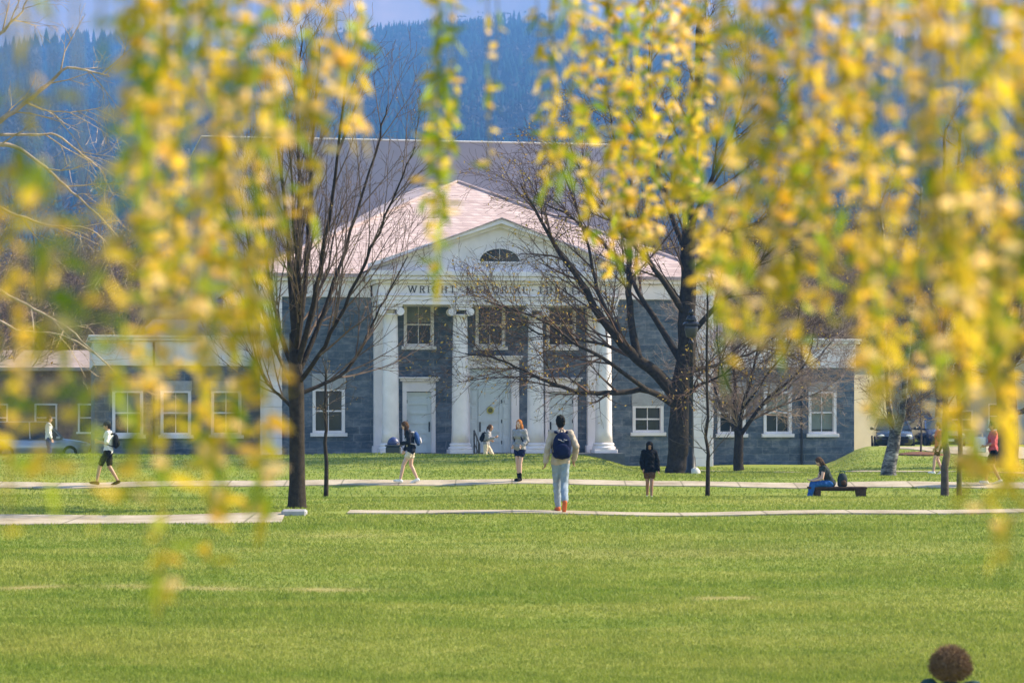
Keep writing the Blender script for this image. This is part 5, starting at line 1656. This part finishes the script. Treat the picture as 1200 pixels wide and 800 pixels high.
STRIDE = lambda fr, bk: dict(knl=(fr * .55 + .05, .09, .51), anl=(fr, .09, .10), knr=(-bk * .30 + .06, -.09, .50), anr=(-bk, -.085, .12), tol=(1, .1, .15), tor=(1, -.1, -.35))

# man walking away with a navy rucksack
d = 43.7
P = person('man walking away in a beige shirt and pale jeans with orange shoes', at(657, d, .03), R(96), 1.71,
           dict(hil=(.0, .075, .91), hir=(0, -.075, .91), knl=(.13, .055, .50), anl=(.17, .025, .085), knr=(-.02, -.065, .50), anr=(-.30, -.035, .20), tor=(.6, 0, -.9), ell=(-.05, .245, 1.13), wrl=(-.02, .275, .885), elr=(-.08, -.275, 1.15), wrr=(.06, -.25, .92), face=(1, -.05, .0)),
           'skin_brown', 'hair_black', 'cloth_beige', 'cloth_denim', 'cloth_orange', 'short', 1.0, 1.0, top_len=.08, loose=1.15)
backpack('backpack', 'navy rucksack on the back of the man walking away', P, 'cloth_navy', 'cloth_navy', w=.17, hgt_=.50)

# woman in a dark jacket walking left along the path
d = 64.9
P = person('woman in a dark open jacket and pale shorts walking along the path looking down', at(482, d, .03), R(182), 1.66,
           {**STRIDE(.30, .16), **dict(chest=(.05, 0, 1.25), neck=(.10, 0, 1.43), head=(.165, 0, 1.555), belly=(.02, 0, 1.08), shl=(.08, .15, 1.385), shr=(.08, -.15, 1.385), ell=(.06, .19, 1.12), wrl=(.28, .08, 1.08), handl=(1, -.5, .2),
            elr=(.08, -.20, 1.11), wrr=(.18, -.2, .90), face=(.85, 0, -.5), hairdir=(.15, 0, -1))}, 'skin_fair', 'hair_brown', 'cloth_charcoal', 'cloth_cream', 'cloth_white', 'long', 1.0, .22, True, collar='cloth_white', top_len=.16, loose=1.3)
o, J, s, ax = P
t = MB(); t.ell(J['chest'] + ax[0] * .085 - ax[2] * .08, (.06, .075, .24), Matrix((ax[0], ax[1], ax[2])).transposed().to_quaternion(), 14, 10); t.v = [v * s for v in t.v]
me = remesh(t, .012, 2, 'shirt'); me.materials.append(MAT['cloth_white']); link('shirt', me, o)
backpack('backpack', 'blue rucksack with pale straps on the woman in the dark jacket', P, 'cloth_blue', 'cloth_strap', w=.15, pocket='cloth_strap')
phone(P, 'l', 'dark phone in the hand of the woman in the open jacket')

# red-haired woman on the path
d = 65.1
P = person('woman with long red hair in a grey hoodie and navy shorts facing the lawn', at(609, d, .03), R(235), 1.62,
           dict(knl=(.06, .06, .50), anl=(.05, .05, .085), knr=(.02, -.06, .50), anr=(-.04, -.05, .085), ell=(-.05, .22, 1.13), wrl=(.10, .16, 1.0), elr=(-.05, -.23, 1.13), wrr=(.10, -.15, 1.0), face=(.9, .1, -.15)),
           'skin_fair', 'hair_red', 'cloth_grey', 'cloth_navy', 'cloth_black', 'long', 1.0, .20, True, collar='cloth_grey', top_len=.05, sock='cloth_black', loose=1.6)
backpack('backpack', 'dark navy rucksack on the red-haired woman', P, 'cloth_navy', 'cloth_navy', w=.15)

# man in a white tee walking along the path at the left
d = 64.6
P = person('person in a white shirt, cap and black shorts striding along the path holding a phone', at(127, d, .03), R(180), 1.68,
           {**STRIDE(.30, .24), **dict(ell=(.02, .21, 1.13), wrl=(.24, .12, 1.16), elr=(.03, -.21, 1.13), wrr=(.26, -.10, 1.18), handl=(.9, -.4, .3), handr=(.9, .3, .3), face=(.95, 0, -.25))},
           'skin_tan', 'hair_black', 'cloth_white', 'cloth_black', 'cloth_black', 'short', .45, .40, cap='cloth_dgrey', loose=1.4)
backpack('backpack', 'black rucksack on the person in the white shirt', P, 'cloth_black', 'cloth_black')
phone(P, 'r', 'dark phone held up by the person in the white shirt')

# person in a black hooded jacket walking towards the camera up the slope
d = 62.4
P = person('person in a black hooded jacket walking down the grass towards the lawn', at(761, d), R(-88), 1.47,
           dict(knl=(.10, .06, .50), anl=(.12, .05, .09), knr=(.02, -.06, .50), anr=(-.14, -.05, .10), tor=(1, -.1, -.3), ell=(-.02, .24, 1.12), wrl=(.05, .26, .86), elr=(-.02, -.23, 1.12), wrr=(.10, -.20, .90), head=(.05, 0, 1.57), face=(.95, 0, -.3)),
           'skin_brown', 'hair_black', 'cloth_black', 'cloth_tan', 'cloth_white', 'short', 1.0, .28, hood='cloth_black', top_len=.25, loose=2.0)

# runner on the walkway in front of the steps
d = 90.2
P = person('runner with a brown ponytail in a grey top passing in front of the doors', at(570, d, .03), R(-8), 1.62,
           {**STRIDE(.34, .30), **dict(chest=(.06, 0, 1.25), neck=(.11, 0, 1.43), head=(.165, 0, 1.575), shl=(.09, .15, 1.385), shr=(.09, -.15, 1.385), ell=(-.05, .21, 1.15), wrl=(.14, .2, 1.08), elr=(.12, -.22, 1.14), wrr=(.36, -.16, 1.22), handr=(1, .2, .3))},
           'skin_tan', 'hair_brown', 'cloth_grey', 'cloth_cream', 'cloth_white', 'pony', .9, 1.0, True, loose=1.3)
backpack('backpack', 'black bag on the back of the ponytailed runner', P, 'cloth_black', 'cloth_black', w=.15)

# woman sitting on the bench
d = 61.5
gz = H(XX(965, d), d)
P = person('woman in blue trousers sitting bent forward on the bench, reading', (XX(973, d), d - .06, gz), R(183), 1.66,
           dict(pelvis=(0, 0, .56), hil=(.02, .09, .545), hir=(.02, -.09, .545), belly=(.06, 0, .69), chest=(.14, 0, .84), neck=(.215, 0, .99), head=(.285, 0, 1.10), shl=(.205, .15, .95), shr=(.205, -.15, .95),
                ell=(.26, .21, .68), wrl=(.46, .12, .63), elr=(.27, -.21, .68), wrr=(.47, -.10, .63), handl=(1, -.2, .0), handr=(1, .2, 0), knl=(.46, .11, .53), knr=(.46, -.11, .54), anl=(.60, .11, .12), anr=(.56, -.11, .12), face=(.75, 0, -.66), hairdir=(-.55, 0, -.8)),
           'skin_fair', 'hair_brown', 'cloth_dgrey', 'cloth_jeans_blue', 'cloth_white', 'long', .12, 1.0, True, loose=1.3)
r = empty('shoulder_bag', (XX(987, d), d - .02, gz + .456), 'dark bag standing on the bench behind the sitting woman', 'bag')
m = MB(); m.ell((0, 0, .17), (.13, .12, .18), None, 16, 12); m.bbox(-.12, .12, -.10, .10, 0, .2, .03); me = remesh(m, .014, 3, 'body'); me.materials.append(MAT['cloth_dgrey']); link('body', me, r)
m = MB(); m.ell((.02, -.11, .10), (.07, .04, .07), None, 12, 8); m.build('pocket', 'hair_brown', r, True)
m = MB(); m.tube([(-.08, 0, .30), (-.05, 0, .39), (.04, 0, .40), (.08, 0, .30)], [.012] * 4, 6); m.build('handle', 'cloth_green', r)

# people at the right end of the path
d = 64.6
P = person('person in a pink top carrying a large white bag along the path', at(1164, d, .03), R(182), 1.66, {**STRIDE(.22, .2), **dict(ell=(.05, .2, 1.12), wrl=(.24, .1, 1.05), elr=(.05, -.2, 1.12), wrr=(.24, -.08, 1.05))},
           'skin_tan', 'hair_black', 'cloth_pink', 'cloth_black', 'cloth_white', 'short', .5, .35, True, loose=1.3)
o, J, s, _ = P
p = to_world(o, V3(.36, .0, .84)); r = empty('tote_bag', p, 'large white bag held by the person in the pink top', 'bag', o.rotation_euler.z)
m = MB(); m.bbox(-.16, .16, -.07, .07, 0, .42, .03); m.build('body', 'cloth_white', r)
for y in (-.05, .05):
    m = MB(); m.tube([(-.08, y, .41), (-.06, y, .52), (.06, y, .52), (.08, y, .41)], [.010] * 4, 6); m.build('handle', 'cloth_cream', r)
d = 76
P = person('person in a pink top partly behind the thicker slim tree', at(1100, d), R(185), 1.62, STRIDE(.2, .15), 'skin_fair', 'hair_brown', 'cloth_pink', 'cloth_black', 'cloth_white', 'short', .4, .3, True)
r = backpack('backpack', 'green rucksack on the person behind the slim tree', P, 'cloth_green', 'cloth_green')
d = 84
P = person('person in a pale top standing by the silver car', at(57, d), R(20), 1.66, {}, 'skin_fair', 'hair_brown', 'cloth_white', 'cloth_blue', 'cloth_black', 'short', .9, 1.0)

# curly-haired person sitting on the near lawn
d = 16.3
gz = H(XX(1114, d), d)
P = person('curly-haired person in a dark teal top sitting on the near grass with back turned', (XX(1114, d), d, gz), R(80), 1.45,
           dict(pelvis=(0, 0, .11), hil=(.04, .10, .10), hir=(.04, -.10, .10), belly=(.01, 0, .26), chest=(.03, 0, .42), neck=(.06, 0, .60), head=(.09, 0, .725), shl=(.05, .17, .58), shr=(.05, -.17, .58),
                ell=(.12, .27, .30), wrl=(.38, .20, .30), elr=(.12, -.27, .30), wrr=(.38, -.20, .30), knl=(.42, .22, .40), knr=(.42, -.22, .40), anl=(.62, .14, .085), anr=(.62, -.14, .085)),
           'skin_tan', 'hair_curl', 'cloth_teal', 'cloth_denim', 'cloth_white', 'curly', 1.0, 1.0)

# ------------------------------------------------------------------ light, air and camera
SUN_AZ, SUN_EL = R(15.5), R(37)      # azimuth measured from the right (+X) towards the hall (+Y)
sd = Vector((math.cos(SUN_EL) * math.cos(SUN_AZ), math.cos(SUN_EL) * math.sin(SUN_AZ), math.sin(SUN_EL)))
sl_ = bpy.data.lights.new('sun', 'SUN'); sl_.energy = 5.0; sl_.angle = R(.5); sl_.color = (1.0, .87, .64)
so = bpy.data.objects.new('sun', sl_); COL.objects.link(so); so.rotation_euler = (-sd).to_track_quat('-Z', 'Y').to_euler(); so.location = sd * 60
w = bpy.data.worlds.new('World'); S.world = w; w.use_nodes = True
nt = w.node_tree
sky = nt.nodes.new('ShaderNodeTexSky'); sky.sky_type = 'NISHITA'; sky.sun_disc = False; sky.sun_elevation = SUN_EL
sky.sun_rotation = R(90) - SUN_AZ
nt.links.new(sky.outputs[0], nt.nodes['Background'].inputs[0]); nt.nodes['Background'].inputs[1].default_value = .085

cam = bpy.data.cameras.new('camera'); co = bpy.data.objects.new('camera', cam); COL.objects.link(co); S.camera = co
cam.sensor_width = 36; cam.lens = 36 * FPX / 1200; cam.shift_y = (HOR - 400) / 1200
co.location = (0, 0, CAM_Z); co.rotation_euler = (R(90), 0, 0); cam.clip_end = 9000; cam.clip_start = .1
cam.dof.use_dof = True; cam.dof.focus_distance = 62; cam.dof.aperture_fstop = 4.0; cam.dof.aperture_blades = 0
S.view_settings.view_transform = 'Standard'; S.view_settings.look = 'None'; S.view_settings.exposure = 2.0; S.view_settings.gamma = 1
S.cycles.use_denoising = True; S.cycles.max_bounces = 6; S.cycles.diffuse_bounces = 3; S.cycles.glossy_bounces = 2; S.cycles.transmission_bounces = 3
S.cycles.volume_bounces = 0; S.cycles.sample_clamp_indirect = 6
